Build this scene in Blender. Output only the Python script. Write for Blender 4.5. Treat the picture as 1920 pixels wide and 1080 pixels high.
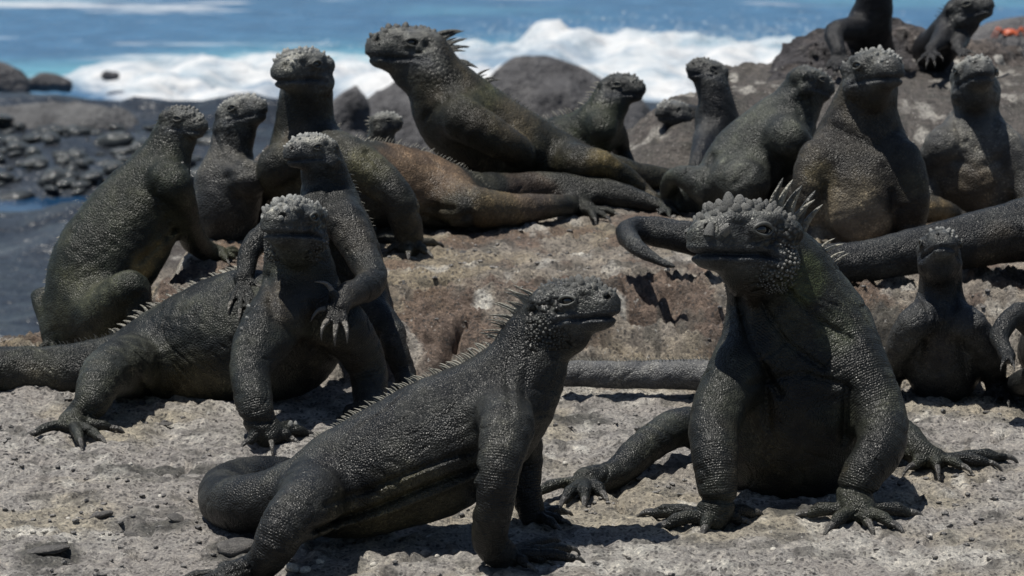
import bpy, math, random
import numpy as np
from mathutils import Vector, Matrix
from mathutils.bvhtree import BVHTree

for o in list(bpy.data.objects):
    bpy.data.objects.remove(o)
scene = bpy.context.scene
COL = scene.collection
random.seed(7)

# ------------------------------------------------------------------ camera
CAM_H = 0.72
FPX = 7500.0                      # focal length in pixels of a 1920 px wide frame
PITCH = math.atan(1340.0 / FPX)   # camera looks down by about ten degrees
cam_d = bpy.data.cameras.new('camera')
cam_d.sensor_width = 36.0
cam_d.lens = FPX / 1920.0 * 36.0
cam_d.clip_start = 0.05
cam_d.clip_end = 6000
cam_d.dof.use_dof = True
cam_d.dof.focus_distance = 3.12
cam_d.dof.aperture_fstop = 24.0
cam = bpy.data.objects.new('camera', cam_d)
COL.objects.link(cam)
cam.location = (0, 0, CAM_H)
cam.rotation_euler = (math.radians(90) - PITCH, 0, 0)
scene.camera = cam

# ------------------------------------------------------------------ sky, sun, exposure
SUN = Vector((-0.24, -0.05, 0.97)).normalized()
sun_el = math.asin(SUN.z)
world = bpy.data.worlds.new('World')
scene.world = world
world.use_nodes = True
wn = world.node_tree.nodes
wl = world.node_tree.links
wn.clear()
w_out = wn.new('ShaderNodeOutputWorld')
w_bg = wn.new('ShaderNodeBackground')
w_sky = wn.new('ShaderNodeTexSky')
w_sky.sky_type = 'NISHITA'
w_sky.sun_disc = False
w_sky.sun_elevation = sun_el
w_sky.sun_rotation = math.atan2(SUN.x, SUN.y)
w_sky.air_density = 1.0
w_sky.dust_density = 0.6
w_bg.inputs['Strength'].default_value = 0.055
wl.new(w_sky.outputs[0], w_bg.inputs[0])
wl.new(w_bg.outputs[0], w_out.inputs[0])
sun_d = bpy.data.lights.new('sun', 'SUN')
sun_d.energy = 5.0
sun_d.angle = math.radians(0.5)
sun_d.color = (1.0, 0.955, 0.88)
sun = bpy.data.objects.new('sun', sun_d)
COL.objects.link(sun)
sun.rotation_euler = SUN.to_track_quat('Z', 'Y').to_euler()
sun.location = SUN * 20
scene.view_settings.view_transform = 'Standard'
scene.view_settings.look = 'None'
scene.view_settings.exposure = 0.3
scene.view_settings.gamma = 1.0
scene.view_settings.use_curve_mapping = False

# ------------------------------------------------------------------ small maths helpers
SP, CP = math.sin(PITCH), math.cos(PITCH)


def cam2world(P):
    """(right, up, depth) metres in the camera's axes -> world metres"""
    P = np.asarray(P, dtype=np.float64)
    X, Y, Z = P[..., 0], P[..., 1], P[..., 2]
    return np.stack([X, Z * CP + Y * SP, CAM_H + Y * CP - Z * SP], -1)


def world2cam(P):
    P = np.asarray(P, dtype=np.float64)
    x, y, z = P[..., 0], P[..., 1], P[..., 2] - CAM_H
    return np.stack([x, y * SP + z * CP, y * CP - z * SP], -1)


def pt(px, py, d):
    """a point d metres away along the view axis, seen at pixel px, py of the 1920 x 1080 photograph"""
    return np.array([(px - 960.0) / FPX * d, (540.0 - py) / FPX * d, d])


def wpt(px, py, d):
    return cam2world(pt(px, py, d))


def _hash(ix, iy, iz, seed):
    h = (ix.astype(np.int64) * 374761393 + iy.astype(np.int64) * 668265263 +
         iz.astype(np.int64) * 2147483647 + seed * 1274126177) & 0xFFFFFFFF
    h = ((h ^ (h >> 13)) * 1274126177) & 0xFFFFFFFF
    h = ((h ^ (h >> 16)) * 2246822519) & 0xFFFFFFFF
    h = h ^ (h >> 15)
    return (h & 0xFFFF).astype(np.float32) / 65535.0


def noise3(x, y, z, seed=0):
    x, y, z = np.broadcast_arrays(np.asarray(x, float), np.asarray(y, float), np.asarray(z, float))
    ix, iy, iz = np.floor(x), np.floor(y), np.floor(z)
    fx, fy, fz = x - ix, y - iy, z - iz
    ux, uy, uz = fx * fx * (3 - 2 * fx), fy * fy * (3 - 2 * fy), fz * fz * (3 - 2 * fz)
    r = 0
    for dx in (0, 1):
        wx = ux if dx else 1 - ux
        for dy in (0, 1):
            wy = uy if dy else 1 - uy
            for dz in (0, 1):
                wz = uz if dz else 1 - uz
                r = r + wx * wy * wz * _hash(ix + dx, iy + dy, iz + dz, seed)
    return r


def noise2(x, y, seed=0):
    x, y = np.broadcast_arrays(np.asarray(x, float), np.asarray(y, float))
    ix, iy = np.floor(x), np.floor(y)
    fx, fy = x - ix, y - iy
    ux, uy = fx * fx * (3 - 2 * fx), fy * fy * (3 - 2 * fy)
    zz = np.zeros_like(ix)
    return ((1 - ux) * (1 - uy) * _hash(ix, iy, zz, seed) + ux * (1 - uy) * _hash(ix + 1, iy, zz, seed) +
            (1 - ux) * uy * _hash(ix, iy + 1, zz, seed) + ux * uy * _hash(ix + 1, iy + 1, zz, seed))


def fbm2(x, y, oct=4, seed=0, gain=0.5):
    s, a, t = 0, 1.0, 0
    for i in range(oct):
        s = s + a * noise2(x * 2 ** i + 17.3 * i, y * 2 ** i - 9.1 * i, seed + i)
        t += a
        a *= gain
    return s / t


def fbm3(x, y, z, oct=3, seed=0):
    s, a, t = 0, 1.0, 0
    for i in range(oct):
        s = s + a * noise3(x * 2 ** i + 7.3 * i, y * 2 ** i, z * 2 ** i + 3.1 * i, seed + i)
        t += a
        a *= 0.5
    return s / t


def sstep(a, b, x):
    t = np.clip((np.asarray(x, float) - a) / (b - a), 0, 1)
    return t * t * (3 - 2 * t)


# ------------------------------------------------------------------ mesh / object helpers
def mesh_from(name, V, F, mat=None, smooth=True):
    me = bpy.data.meshes.new(name)
    V = np.asarray(V, np.float32)
    F = np.asarray(F, np.int32)
    nv, nf, k = len(V), len(F), F.shape[1]
    me.vertices.add(nv)
    me.vertices.foreach_set('co', V.ravel())
    me.loops.add(nf * k)
    me.polygons.add(nf)
    me.polygons.foreach_set('loop_start', np.arange(0, nf * k, k, dtype=np.int32))
    me.loops.foreach_set('vertex_index', F.ravel())
    me.update(calc_edges=True)
    me.validate()
    if smooth:
        me.polygons.foreach_set('use_smooth', np.ones(len(me.polygons), bool))
    if mat:
        me.materials.append(mat)
    return me


def set_attr(me, name, typ, data):
    a = me.attributes.new(name, typ, 'POINT')
    key = 'color' if typ == 'FLOAT_COLOR' else 'value'
    a.data.foreach_set(key, np.asarray(data, np.float32).ravel())


def obj(name, me, parent=None, **props):
    o = bpy.data.objects.new(name, me)
    COL.objects.link(o)
    if parent is not None:
        o.parent = parent
    for k, v in props.items():
        o[k] = v
    return o


# ------------------------------------------------------------------ materials
def new_mat(name):
    m = bpy.data.materials.new(name)
    m.use_nodes = True
    nt = m.node_tree
    b = nt.nodes['Principled BSDF']
    return m, nt.nodes, nt.links, b


def nd(nodes, typ, **kw):
    n = nodes.new(typ)
    for k, v in kw.items():
        setattr(n, k, v)
    return n


def mix_rgb(nodes, links, mode, fac, a, b):
    n = nodes.new('ShaderNodeMix')
    n.data_type = 'RGBA'
    n.blend_type = mode
    for sock, val in ((n.inputs[0], fac), (n.inputs[6], a), (n.inputs[7], b)):
        if hasattr(val, 'is_output'):
            links.new(val, sock)
        else:
            sock.default_value = val
    return n.outputs[2]


def math_n(nodes, links, op, a, b=None, c=None):
    n = nodes.new('ShaderNodeMath')
    n.operation = op
    for i, val in enumerate((a, b, c)):
        if val is None:
            continue
        if hasattr(val, 'is_output'):
            links.new(val, n.inputs[i])
        else:
            n.inputs[i].default_value = val
    return n.outputs[0]


def ramp(nodes, links, src, stops):
    r = nodes.new('ShaderNodeValToRGB')
    el = r.color_ramp.elements
    while len(el) < len(stops):
        el.new(0.5)
    for e, (p, c) in zip(el, stops):
        e.position = p
        e.color = c if len(c) == 4 else (*c, 1)
    links.new(src, r.inputs[0])
    return r.outputs[0]


def skin_material():
    m, N, L, b = new_mat('iguana_skin')
    co = nd(N, 'ShaderNodeTexCoord').outputs['Object']
    pig = nd(N, 'ShaderNodeAttribute', attribute_name='pig').outputs['Color']
    coarse = nd(N, 'ShaderNodeAttribute', attribute_name='coarse').outputs['Fac']
    ribm = nd(N, 'ShaderNodeAttribute', attribute_name='ribm').outputs['Fac']
    ribt = nd(N, 'ShaderNodeAttribute', attribute_name='ribt').outputs['Fac']
    def vor(scale, feat='F1'):
        v = nd(N, 'ShaderNodeTexVoronoi', feature=feat)
        v.inputs['Scale'].default_value = scale
        L.new(co, v.inputs['Vector'])
        return v
    vf = vor(670.0)
    vc = vor(260.0)
    # domed scales: height 1 at the cell centre, 0 in the seam
    hf = math_n(N, L, 'SUBTRACT', 1.0, math_n(N, L, 'MULTIPLY', vf.outputs['Distance'], 1.35))
    hc = math_n(N, L, 'SUBTRACT', 1.0, math_n(N, L, 'MULTIPLY', vc.outputs['Distance'], 1.45))
    ns = nd(N, 'ShaderNodeTexNoise')
    ns.inputs['Scale'].default_value = 70.0
    ns.inputs['Detail'].default_value = 5.0
    ns.inputs['Roughness'].default_value = 0.7
    L.new(co, ns.inputs['Vector'])
    ns2 = nd(N, 'ShaderNodeTexNoise')
    ns2.inputs['Scale'].default_value = 420.0
    ns2.inputs['Detail'].default_value = 3.0
    L.new(co, ns2.inputs['Vector'])
    # transverse rows of limb and tail scales
    sn = math_n(N, L, 'SINE', math_n(N, L, 'MULTIPLY_ADD', ns.outputs['Fac'], 2.0, math_n(N, L, 'MULTIPLY', ribt, 3000.0)))
    rib = math_n(N, L, 'MULTIPLY_ADD', sn, 0.5, 0.5)
    # pigment: mottle, pale single scales, dark seams
    mott = ramp(N, L, ns.outputs['Fac'], [(0.25, (0.55, 0.55, 0.57)), (0.5, (1, 1, 1)), (0.75, (1.65, 1.6, 1.5))])
    col = mix_rgb(N, L, 'MULTIPLY', 1.0, pig, mott)
    sep = nd(N, 'ShaderNodeSeparateColor')
    L.new(vf.outputs['Color'], sep.inputs[0])
    spk = ramp(N, L, sep.outputs[0], [(0.0, (0.6, 0.6, 0.6)), (0.7, (1.0, 1.0, 1.0)), (0.9, (1.4, 1.38, 1.32)), (1.0, (2.4, 2.35, 2.2))])
    ns3 = nd(N, 'ShaderNodeTexNoise')
    ns3.inputs['Scale'].default_value = 26.0
    ns3.inputs['Detail'].default_value = 3.0
    L.new(co, ns3.inputs['Vector'])
    patch = ramp(N, L, ns3.outputs['Fac'], [(0.42, (0.25,) * 3), (0.62, (1.0,) * 3)])
    col = mix_rgb(N, L, 'MULTIPLY', patch, col, spk)
    col = mix_rgb(N, L, 'MULTIPLY', 1.0, col, ramp(N, L, ns3.outputs['Fac'], [(0.35, (0.65, 0.66, 0.68)), (0.65, (1.4, 1.36, 1.25))]))
    sep2 = nd(N, 'ShaderNodeSeparateColor')
    L.new(vc.outputs['Color'], sep2.inputs[0])
    seam = ramp(N, L, hc, [(0.2, (0.35, 0.35, 0.36)), (0.62, (1.25, 1.25, 1.22)), (1.0, (1.6, 1.6, 1.55))])
    seam = mix_rgb(N, L, 'MULTIPLY', 0.7, seam, ramp(N, L, sep2.outputs[1], [(0, (0.6, 0.6, 0.6)), (1, (1.5, 1.48, 1.4))]))
    col = mix_rgb(N, L, 'MULTIPLY', coarse, col, seam)
    L.new(col, b.inputs['Base Color'])
    rr = ramp(N, L, ns2.outputs['Fac'], [(0.3, (0.28,) * 3), (0.7, (0.52,) * 3)])
    L.new(rr, b.inputs['Roughness'])
    b.inputs['Specular IOR Level'].default_value = 0.24
    mixh = nd(N, 'ShaderNodeMix')
    L.new(coarse, mixh.inputs[0])
    L.new(math_n(N, L, 'MULTIPLY', hf, 0.5), mixh.inputs[2])
    L.new(math_n(N, L, 'MULTIPLY', hc, 1.25), mixh.inputs[3])
    mixr = nd(N, 'ShaderNodeMix')
    L.new(ribm, mixr.inputs[0])
    L.new(mixh.outputs[0], mixr.inputs[2])
    L.new(math_n(N, L, 'MULTIPLY_ADD', rib, 0.24, math_n(N, L, 'MULTIPLY', hf, 0.35)), mixr.inputs[3])
    hh = math_n(N, L, 'MULTIPLY_ADD', ns.outputs['Fac'], 0.7, mixr.outputs[0])
    bp = nd(N, 'ShaderNodeBump')
    bp.inputs['Strength'].default_value = 1.0
    bp.inputs['Distance'].default_value = 0.0013
    L.new(hh, bp.inputs['Height'])
    L.new(bp.outputs[0], b.inputs['Normal'])
    return m


def horn_material(name, base, tip, rough=0.45):
    m, N, L, b = new_mat(name)
    co = nd(N, 'ShaderNodeTexCoord').outputs['Object']
    ns = nd(N, 'ShaderNodeTexNoise')
    ns.inputs['Scale'].default_value = 9.0
    ns.inputs['Detail'].default_value = 4
    L.new(co, ns.inputs['Vector'])
    oi = nd(N, 'ShaderNodeObjectInfo')
    f = math_n(N, L, 'MULTIPLY_ADD', oi.outputs['Random'], 0.5, math_n(N, L, 'MULTIPLY', ns.outputs['Fac'], 0.7))
    L.new(ramp(N, L, f, [(0.15, base), (0.95, tip)]), b.inputs['Base Color'])
    b.inputs['Roughness'].default_value = rough
    bp = nd(N, 'ShaderNodeBump')
    bp.inputs['Strength'].default_value = 0.4
    bp.inputs['Distance'].default_value = 0.05
    L.new(ns.outputs['Fac'], bp.inputs['Height'])
    L.new(bp.outputs[0], b.inputs['Normal'])
    return m


def rock_material(name, fine=260.0, bump=0.9, dist=0.004, attr=True, base=(0.2, 0.2, 0.2), rough=0.9, speck=True):
    m, N, L, b = new_mat(name)
    co = nd(N, 'ShaderNodeTexCoord').outputs['Object']
    def noise(scale, det=6, ro=0.65):
        n = nd(N, 'ShaderNodeTexNoise')
        n.inputs['Scale'].default_value = scale
        n.inputs['Detail'].default_value = det
        n.inputs['Roughness'].default_value = ro
        L.new(co, n.inputs['Vector'])
        return n.outputs['Fac']
    n1, n2, n3 = noise(fine, 5, 0.8), noise(fine * 0.22, 7, 0.75), noise(fine * 0.6, 3)
    pv = nd(N, 'ShaderNodeTexVoronoi')
    pv.inputs['Scale'].default_value = fine * 0.85
    pv.inputs['Randomness'].default_value = 1.0
    L.new(co, pv.inputs['Vector'])
    # scattered pits: small cells whose random value is low become holes
    sepv = nd(N, 'ShaderNodeSeparateColor')
    L.new(pv.outputs['Color'], sepv.inputs[0])
    pit = math_n(N, L, 'MULTIPLY', math_n(N, L, 'LESS_THAN', sepv.outputs[0], 0.36), math_n(N, L, 'LESS_THAN', pv.outputs['Distance'], 0.42))
    if attr:
        c = nd(N, 'ShaderNodeAttribute', attribute_name='pig').outputs['Color']
    else:
        c = (*base, 1)
    c = mix_rgb(N, L, 'MULTIPLY', 1.0, c, ramp(N, L, n2, [(0.28, (0.38, 0.37, 0.38)), (0.5, (1, 1, 1)), (0.72, (1.6, 1.57, 1.5))]))
    c = mix_rgb(N, L, 'MULTIPLY', 1.0, c, ramp(N, L, n1, [(0.3, (0.36, 0.36, 0.38)), (0.5, (1, 1, 1)), (0.7, (1.7, 1.67, 1.6))]))
    if speck:
        c = mix_rgb(N, L, 'MIX', ramp(N, L, n3, [(0.64, (0, 0, 0)), (0.70, (0.75, 0.75, 0.75))]), c, (0.6, 0.58, 0.54, 1))
        c = mix_rgb(N, L, 'MIX', math_n(N, L, 'MULTIPLY', pit, 0.7), c, (0.07, 0.068, 0.068, 1))
    L.new(c, b.inputs['Base Color'])
    b.inputs['Roughness'].default_value = rough
    b.inputs['Specular IOR Level'].default_value = 0.3
    h = math_n(N, L, 'MULTIPLY_ADD', n2, 1.6, math_n(N, L, 'MULTIPLY', n1, 1.0))
    h = math_n(N, L, 'MULTIPLY_ADD', pit, -0.35, h)
    bp = nd(N, 'ShaderNodeBump')
    bp.inputs['Strength'].default_value = bump
    bp.inputs['Distance'].default_value = dist
    L.new(h, bp.inputs['Height'])
    L.new(bp.outputs[0], b.inputs['Normal'])
    return m


def plain_mat(name, col, rough=0.5, spec=0.5):
    m, N, L, b = new_mat(name)
    co = nd(N, 'ShaderNodeTexCoord').outputs['Object']
    ns = nd(N, 'ShaderNodeTexNoise')
    ns.inputs['Scale'].default_value = 60.0
    ns.inputs['Detail'].default_value = 3
    L.new(co, ns.inputs['Vector'])
    k = 0.75
    L.new(ramp(N, L, ns.outputs['Fac'], [(0.3, tuple(c * k for c in col)), (0.7, tuple(min(1, c * 1.25) for c in col))]), b.inputs['Base Color'])
    b.inputs['Roughness'].default_value = rough
    b.inputs['Specular IOR Level'].default_value = spec
    return m


M_SKIN = skin_material()
M_CLAW = horn_material('claw_horn', (0.02, 0.02, 0.022), (0.10, 0.095, 0.085), 0.35)
M_CLAWP = horn_material('claw_horn_pale', (0.05, 0.047, 0.042), (0.17, 0.158, 0.14), 0.35)
M_SPINE = horn_material('crest_spine_pale', (0.055, 0.055, 0.05), (0.34, 0.325, 0.27), 0.5)
M_SPINED = horn_material('crest_spine_dark', (0.02, 0.022, 0.022), (0.09, 0.09, 0.08), 0.5)
M_CROWN = horn_material('crown_scale_pale', (0.08, 0.083, 0.082), (0.33, 0.335, 0.32), 0.7)
M_CROWND = horn_material('crown_scale_grey', (0.03, 0.032, 0.032), (0.15, 0.15, 0.142), 0.7)
M_LID = plain_mat('eyelid_skin', (0.075, 0.077, 0.072), 0.55, 0.4)
M_EYE = plain_mat('eye_dark', (0.008, 0.007, 0.006), 0.08, 0.7)
M_GROUND = rock_material('ground_rock', 330.0, 1.0, 0.0058)
M_PEBBLE = rock_material('pale_pebble', 14.0, 0.5, 0.05, attr=False, base=(0.55, 0.53, 0.48), speck=False)
M_STONE = rock_material('grey_stone', 12.0, 0.7, 0.08, attr=False, base=(0.16, 0.155, 0.15), speck=False)
M_LAVA = rock_material('lava_rock', 60.0, 1.0, 0.02)
M_DARKROCK = rock_material('dark_rock', 9.0, 0.8, 0.06, attr=False, base=(0.075, 0.075, 0.08), speck=False, rough=0.8)
M_COBBLE = rock_material('wet_cobble', 3.0, 0.25, 0.08, attr=False, base=(0.045, 0.05, 0.052), speck=False, rough=0.16)

# ------------------------------------------------------------------ the rock shelf
def ledge_edge(x):
    return 3.575 + 0.03 * (noise2(x * 5.0 + 3.1, 0.5, 11) - 0.5) + 0.028 * (noise2(x * 17.0, 2.5, 12) - 0.5) - 0.10 * sstep(0.36, 0.46, x) * 0.4


def ground_base(x, y):
    x = np.asarray(x, float)
    y = np.asarray(y, float)
    z = 0.010 * (fbm2(x * 4.0, y * 4.0, 3, 3) - 0.5)
    e = ledge_edge(x)
    left = sstep(-0.36, -0.315, x + 0.05 * (noise2(y * 9, 1.7, 5) - 0.5) - (y - 3.7) * 0.06)
    w = 0.017
    s = 0
    for k, (off, hh) in enumerate(((0.0, 0.022), (0.035, 0.022), (0.075, 0.020))):
        wob = 0.03 * (noise2(x * 11.0 + 5 * k, 3.3 + k, 20 + k) - 0.5) + 0.012 * (noise2(x * 40.0 + 5 * k, 1.3 + k, 30 + k) - 0.5)
        s = s + hh * sstep(-w, w * 1.2, y - e - off - wob)
    s = s + 0.004 * sstep(3.6, 4.0, y)
    z = z + s * left
    # rise at the back, right of the middle
    z = z + 0.055 * sstep(4.3, 4.62, y) * sstep(0.10, 0.2, x)
    # shelf ends: to the left of the sitting animals and behind everything
    edge_l = sstep(-0.62, -0.42, x - 0.10 * (noise2(y * 6, 7.7, 8) - 0.5)) + (1 - sstep(3.55, 3.85, y))
    z = z - 0.75 * (1 - np.clip(edge_l, 0, 1)) * sstep(3.6, 4.0, y)
    z = z - 0.75 * sstep(4.55, 4.95, y + 0.2 * (noise2(x * 5, 2.2, 9) - 0.5)) * (1 - sstep(0.1, 0.25, x)) \
          - 0.75 * sstep(4.9, 5.6, y) * sstep(0.1, 0.25, x)
    return z


def ground_fine(x, y):
    z = ground_base(x, y)
    q = fbm2(x * 55.0, y * 55.0, 3, 41)
    p = fbm2(x * 140.0, y * 110.0, 2, 47)
    z = z + 0.010 * (q - 0.5) + 0.0065 * (p - 0.5)
    z = z - 0.006 * np.clip(np.abs(fbm2(x * 38.0, y * 60.0, 3, 44) - 0.5) * -9 + 0.45, 0, 1)
    # pits and little hollows
    r = fbm2(x * 24.0, y * 30.0, 3, 52)
    z = z - 0.012 * np.clip(0.40 - r, 0, 1) * 3
    # hollows bitten into the ledge face and its layers
    band = sstep(3.5, 3.56, y) * (1 - sstep(3.72, 3.8, y))
    z = z - 0.034 * band * sstep(0.60, 0.72, fbm2(x * 13.0, y * 26.0, 3, 61))
    z = z + 0.030 * band * (fbm2(x * 30.0, y * 60.0, 5, 65, 0.62) - 0.5) + 0.014 * band * (fbm2(x * 120.0, y * 120.0, 3, 67, 0.65) - 0.5)
    z = z - 0.012 * band * np.clip(0.5 - 7 * np.abs(fbm2(x * 12.0, y * 42.0, 4, 69) - 0.5), 0, 1)
    # diagonal crack in the ledge
    for (ax, ay, bx, by, wd, dp) in CRACKS:
        t = np.clip(((x - ax) * (bx - ax) + (y - ay) * (by - ay)) / ((bx - ax) ** 2 + (by - ay) ** 2), 0, 1)
        dd = np.hypot(x - ax - t * (bx - ax), y - ay - t * (by - ay)) + 0.004 * (noise2(x * 130, y * 130, 71) - 0.5)
        z = z - dp * np.exp(-(dd / wd) ** 2)
    return z


def ground_ray(px, py, lift=0.0):
    """depth at which the view ray through a pixel meets the ground raised by lift"""
    ds = np.linspace(2.3, 5.0, 900)
    P = np.stack([(px - 960.0) / FPX * ds, (540.0 - py) / FPX * ds, ds], -1)
    W = cam2world(P)
    below = W[:, 2] < ground_base(W[:, 0], W[:, 1]) + lift
    i = int(np.argmax(below)) if below.any() else len(ds) - 1
    return float(ds[i])


def gw(px, py):
    w = wpt(px, py, ground_ray(px, py))
    return float(w[0]), float(w[1])


CRACKS = []
for (a, c, wd, dp) in (((872, 590), (828, 690), 0.005, 0.045), ((700, 520), (800, 528), 0.006, 0.02), ((800, 528), (900, 515), 0.005, 0.02), ((1170, 585), (1290, 600), 0.008, 0.035), ((1290, 600), (1390, 590), 0.007, 0.03), ((1180, 545), (1290, 550), 0.005, 0.02), ((1000, 660), (1160, 640), 0.005, 0.02)):
    A_, B_ = gw(*a), gw(*c)
    CRACKS.append((A_[0], A_[1], B_[0], B_[1], wd, dp))


_rc = random.Random(33)
for (px_, py_) in ((120, 930), (330, 900), (640, 840), (1150, 850), (1780, 930), (1450, 1050), (760, 1050), (250, 1040), (1860, 830), (1200, 960), (560, 470), (1000, 470), (1350, 560), (1080, 440)):
    a = gw(px_, py_)
    dirx, diry = _rc.uniform(-1, 1), _rc.uniform(-1, 1)
    for k_ in range(4):
        b = (a[0] + 0.016 * dirx + _rc.uniform(-.008, .008), a[1] + 0.022 * diry + _rc.uniform(-.012, .012))
        CRACKS.append((a[0], a[1], b[0], b[1], 0.0022, 0.008))
        a = b


def axis_coords(core, outer):
    lo, hi, st = core
    c = list(np.arange(lo, hi + 1e-9, st))
    s, v = st, lo
    left = []
    while v > outer[0]:
        s *= 1.25
        v -= s
        left.append(v)
    s, v = st, c[-1]
    right = []
    while v < outer[1]:
        s *= 1.25
        v += s
        right.append(v)
    return np.array(left[::-1] + c + right)


def grid_faces(nx, ny):
    i, j = np.meshgrid(np.arange(nx - 1), np.arange(ny - 1), indexing='ij')
    a = (i * ny + j).ravel()
    return np.stack([a, a + ny, a + ny + 1, a + 1], -1)


def build_shelf():
    xs = axis_coords((-0.60, 0.62, 0.0026), (-2.2, 2.4))
    ys = np.concatenate([np.linspace(1.2, 2.6, 25)[:-1], np.arange(2.6, 3.5, 0.0042), np.arange(3.5, 3.74, 0.0017),
                         np.arange(3.74, 4.7, 0.0065), np.linspace(4.7, 5.9, 60)])
    X, Y = np.meshgrid(xs, ys, indexing='ij')
    Z = ground_fine(X, Y)
    V = np.stack([X, Y, Z], -1).reshape(-1, 3)
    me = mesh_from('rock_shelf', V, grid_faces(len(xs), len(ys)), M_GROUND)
    x, y, z = V.T
    n1 = fbm2(x * 9, y * 9, 4, 81)
    n2 = fbm2(x * 45, y * 45, 3, 85)
    n3 = fbm2(x * 30 + 9, y * 22, 3, 89)
    grey = np.array([0.40, 0.392, 0.388])
    tan = np.array([0.41, 0.385, 0.335])
    red = np.array([0.178, 0.115, 0.094])
    dark = np.array([0.085, 0.085, 0.078])
    white = np.array([0.66, 0.64, 0.59])
    c = np.array([1.0, 0.97, 0.92]) * grey + (tan - grey) * sstep(0.45, 0.68, n1)[:, None]
    on_ledge = sstep(3.5, 3.58, y)
    rm = (on_ledge * 0.95 + 0.15) * sstep(0.47, 0.62, fbm2(x * 16 + 4, y * 16, 4, 91))
    gw_l = gw(860, 600)
    rm = np.clip(rm + 0.95 * np.exp(-(((x - gw_l[0]) / 0.075) ** 2 + ((y - gw_l[1]) / 0.06) ** 2)) * sstep(0.3, 0.5, n3), 0, 1)
    c = c + (red - c) * (rm * 0.65)[:, None]
    warm = np.array([0.76, 0.715, 0.655])
    c = c * (1 + (warm - 1) * sstep(3.50, 3.60, y)[:, None])
    lava = np.array([0.105, 0.098, 0.095])
    c = c + (lava - c) * (0.9 * sstep(4.02, 4.2, y + 0.12 * (n1 - 0.5)))[:, None]
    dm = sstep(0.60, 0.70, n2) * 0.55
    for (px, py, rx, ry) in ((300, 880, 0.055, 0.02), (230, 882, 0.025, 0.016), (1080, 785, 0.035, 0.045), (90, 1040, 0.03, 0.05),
                             (440, 1030, 0.03, 0.05), (1490, 955, 0.03, 0.04), (300, 985, 0.04, 0.03), (1655, 600, 0.03, 0.04)):  # the patch between the front male's hands paints his shadow
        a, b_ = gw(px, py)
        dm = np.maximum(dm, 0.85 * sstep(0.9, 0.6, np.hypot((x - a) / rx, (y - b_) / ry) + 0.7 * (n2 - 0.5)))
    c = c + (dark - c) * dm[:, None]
    wm = 0.75 * sstep(0.64, 0.74, n3) * (0.4 + 0.6 * n1)
    for (px, py, rx, ry, s) in ((905, 556, 0.012, 0.008, 1.), (975, 513, 0.006, 0.004, 1.), (1090, 478, 0.012, 0.012, .7), (340, 500, 0.05, 0.03, .8),
                                (1240, 430, 0.03, 0.02, .5), (1760, 1040, 0.10, 0.03, .6), (60, 995, 0.03, 0.012, .8), (1150, 1060, 0.1, 0.02, .6),
                                (1180, 745, 0.05, 0.04, .35), (1160, 570, 0.008, 0.008, .9)):
        a, b_ = gw(px, py)
        wm = np.maximum(wm, s * sstep(1.0, 0.55, np.hypot((x - a) / rx, (y - b_) / ry) + 0.9 * (n2 - 0.5)))
    for _ in range(26):       # bird and iguana droppings
        a, b_ = _rc.uniform(-0.5, 0.55), _rc.uniform(2.8, 4.0)
        an, l_, w_ = _rc.uniform(0, 3.14), _rc.uniform(0.006, 0.02), _rc.uniform(0.003, 0.007)
        ux_, uy_ = (x - a) * math.cos(an) + (y - b_) * math.sin(an), -(x - a) * math.sin(an) + (y - b_) * math.cos(an)
        wm = np.maximum(wm, 0.85 * sstep(1.0, 0.6, np.hypot(ux_ / l_, uy_ / w_) + 1.1 * (n2 - 0.5)))
    c = c + (white - c) * np.clip(wm, 0, 1)[:, None]
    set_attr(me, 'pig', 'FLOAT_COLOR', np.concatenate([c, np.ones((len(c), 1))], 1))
    return obj('rock_ground', me, kind='structure')


GROUND = build_shelf()

# ------------------------------------------------------------------ implicit surfaces (bodies and boulders)
f32 = np.float32


def smin(a, b, k):
    h = np.maximum(k - np.abs(a - b), 0) / f32(k)
    return np.minimum(a, b) - h * h * f32(k * 0.25)


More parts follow.
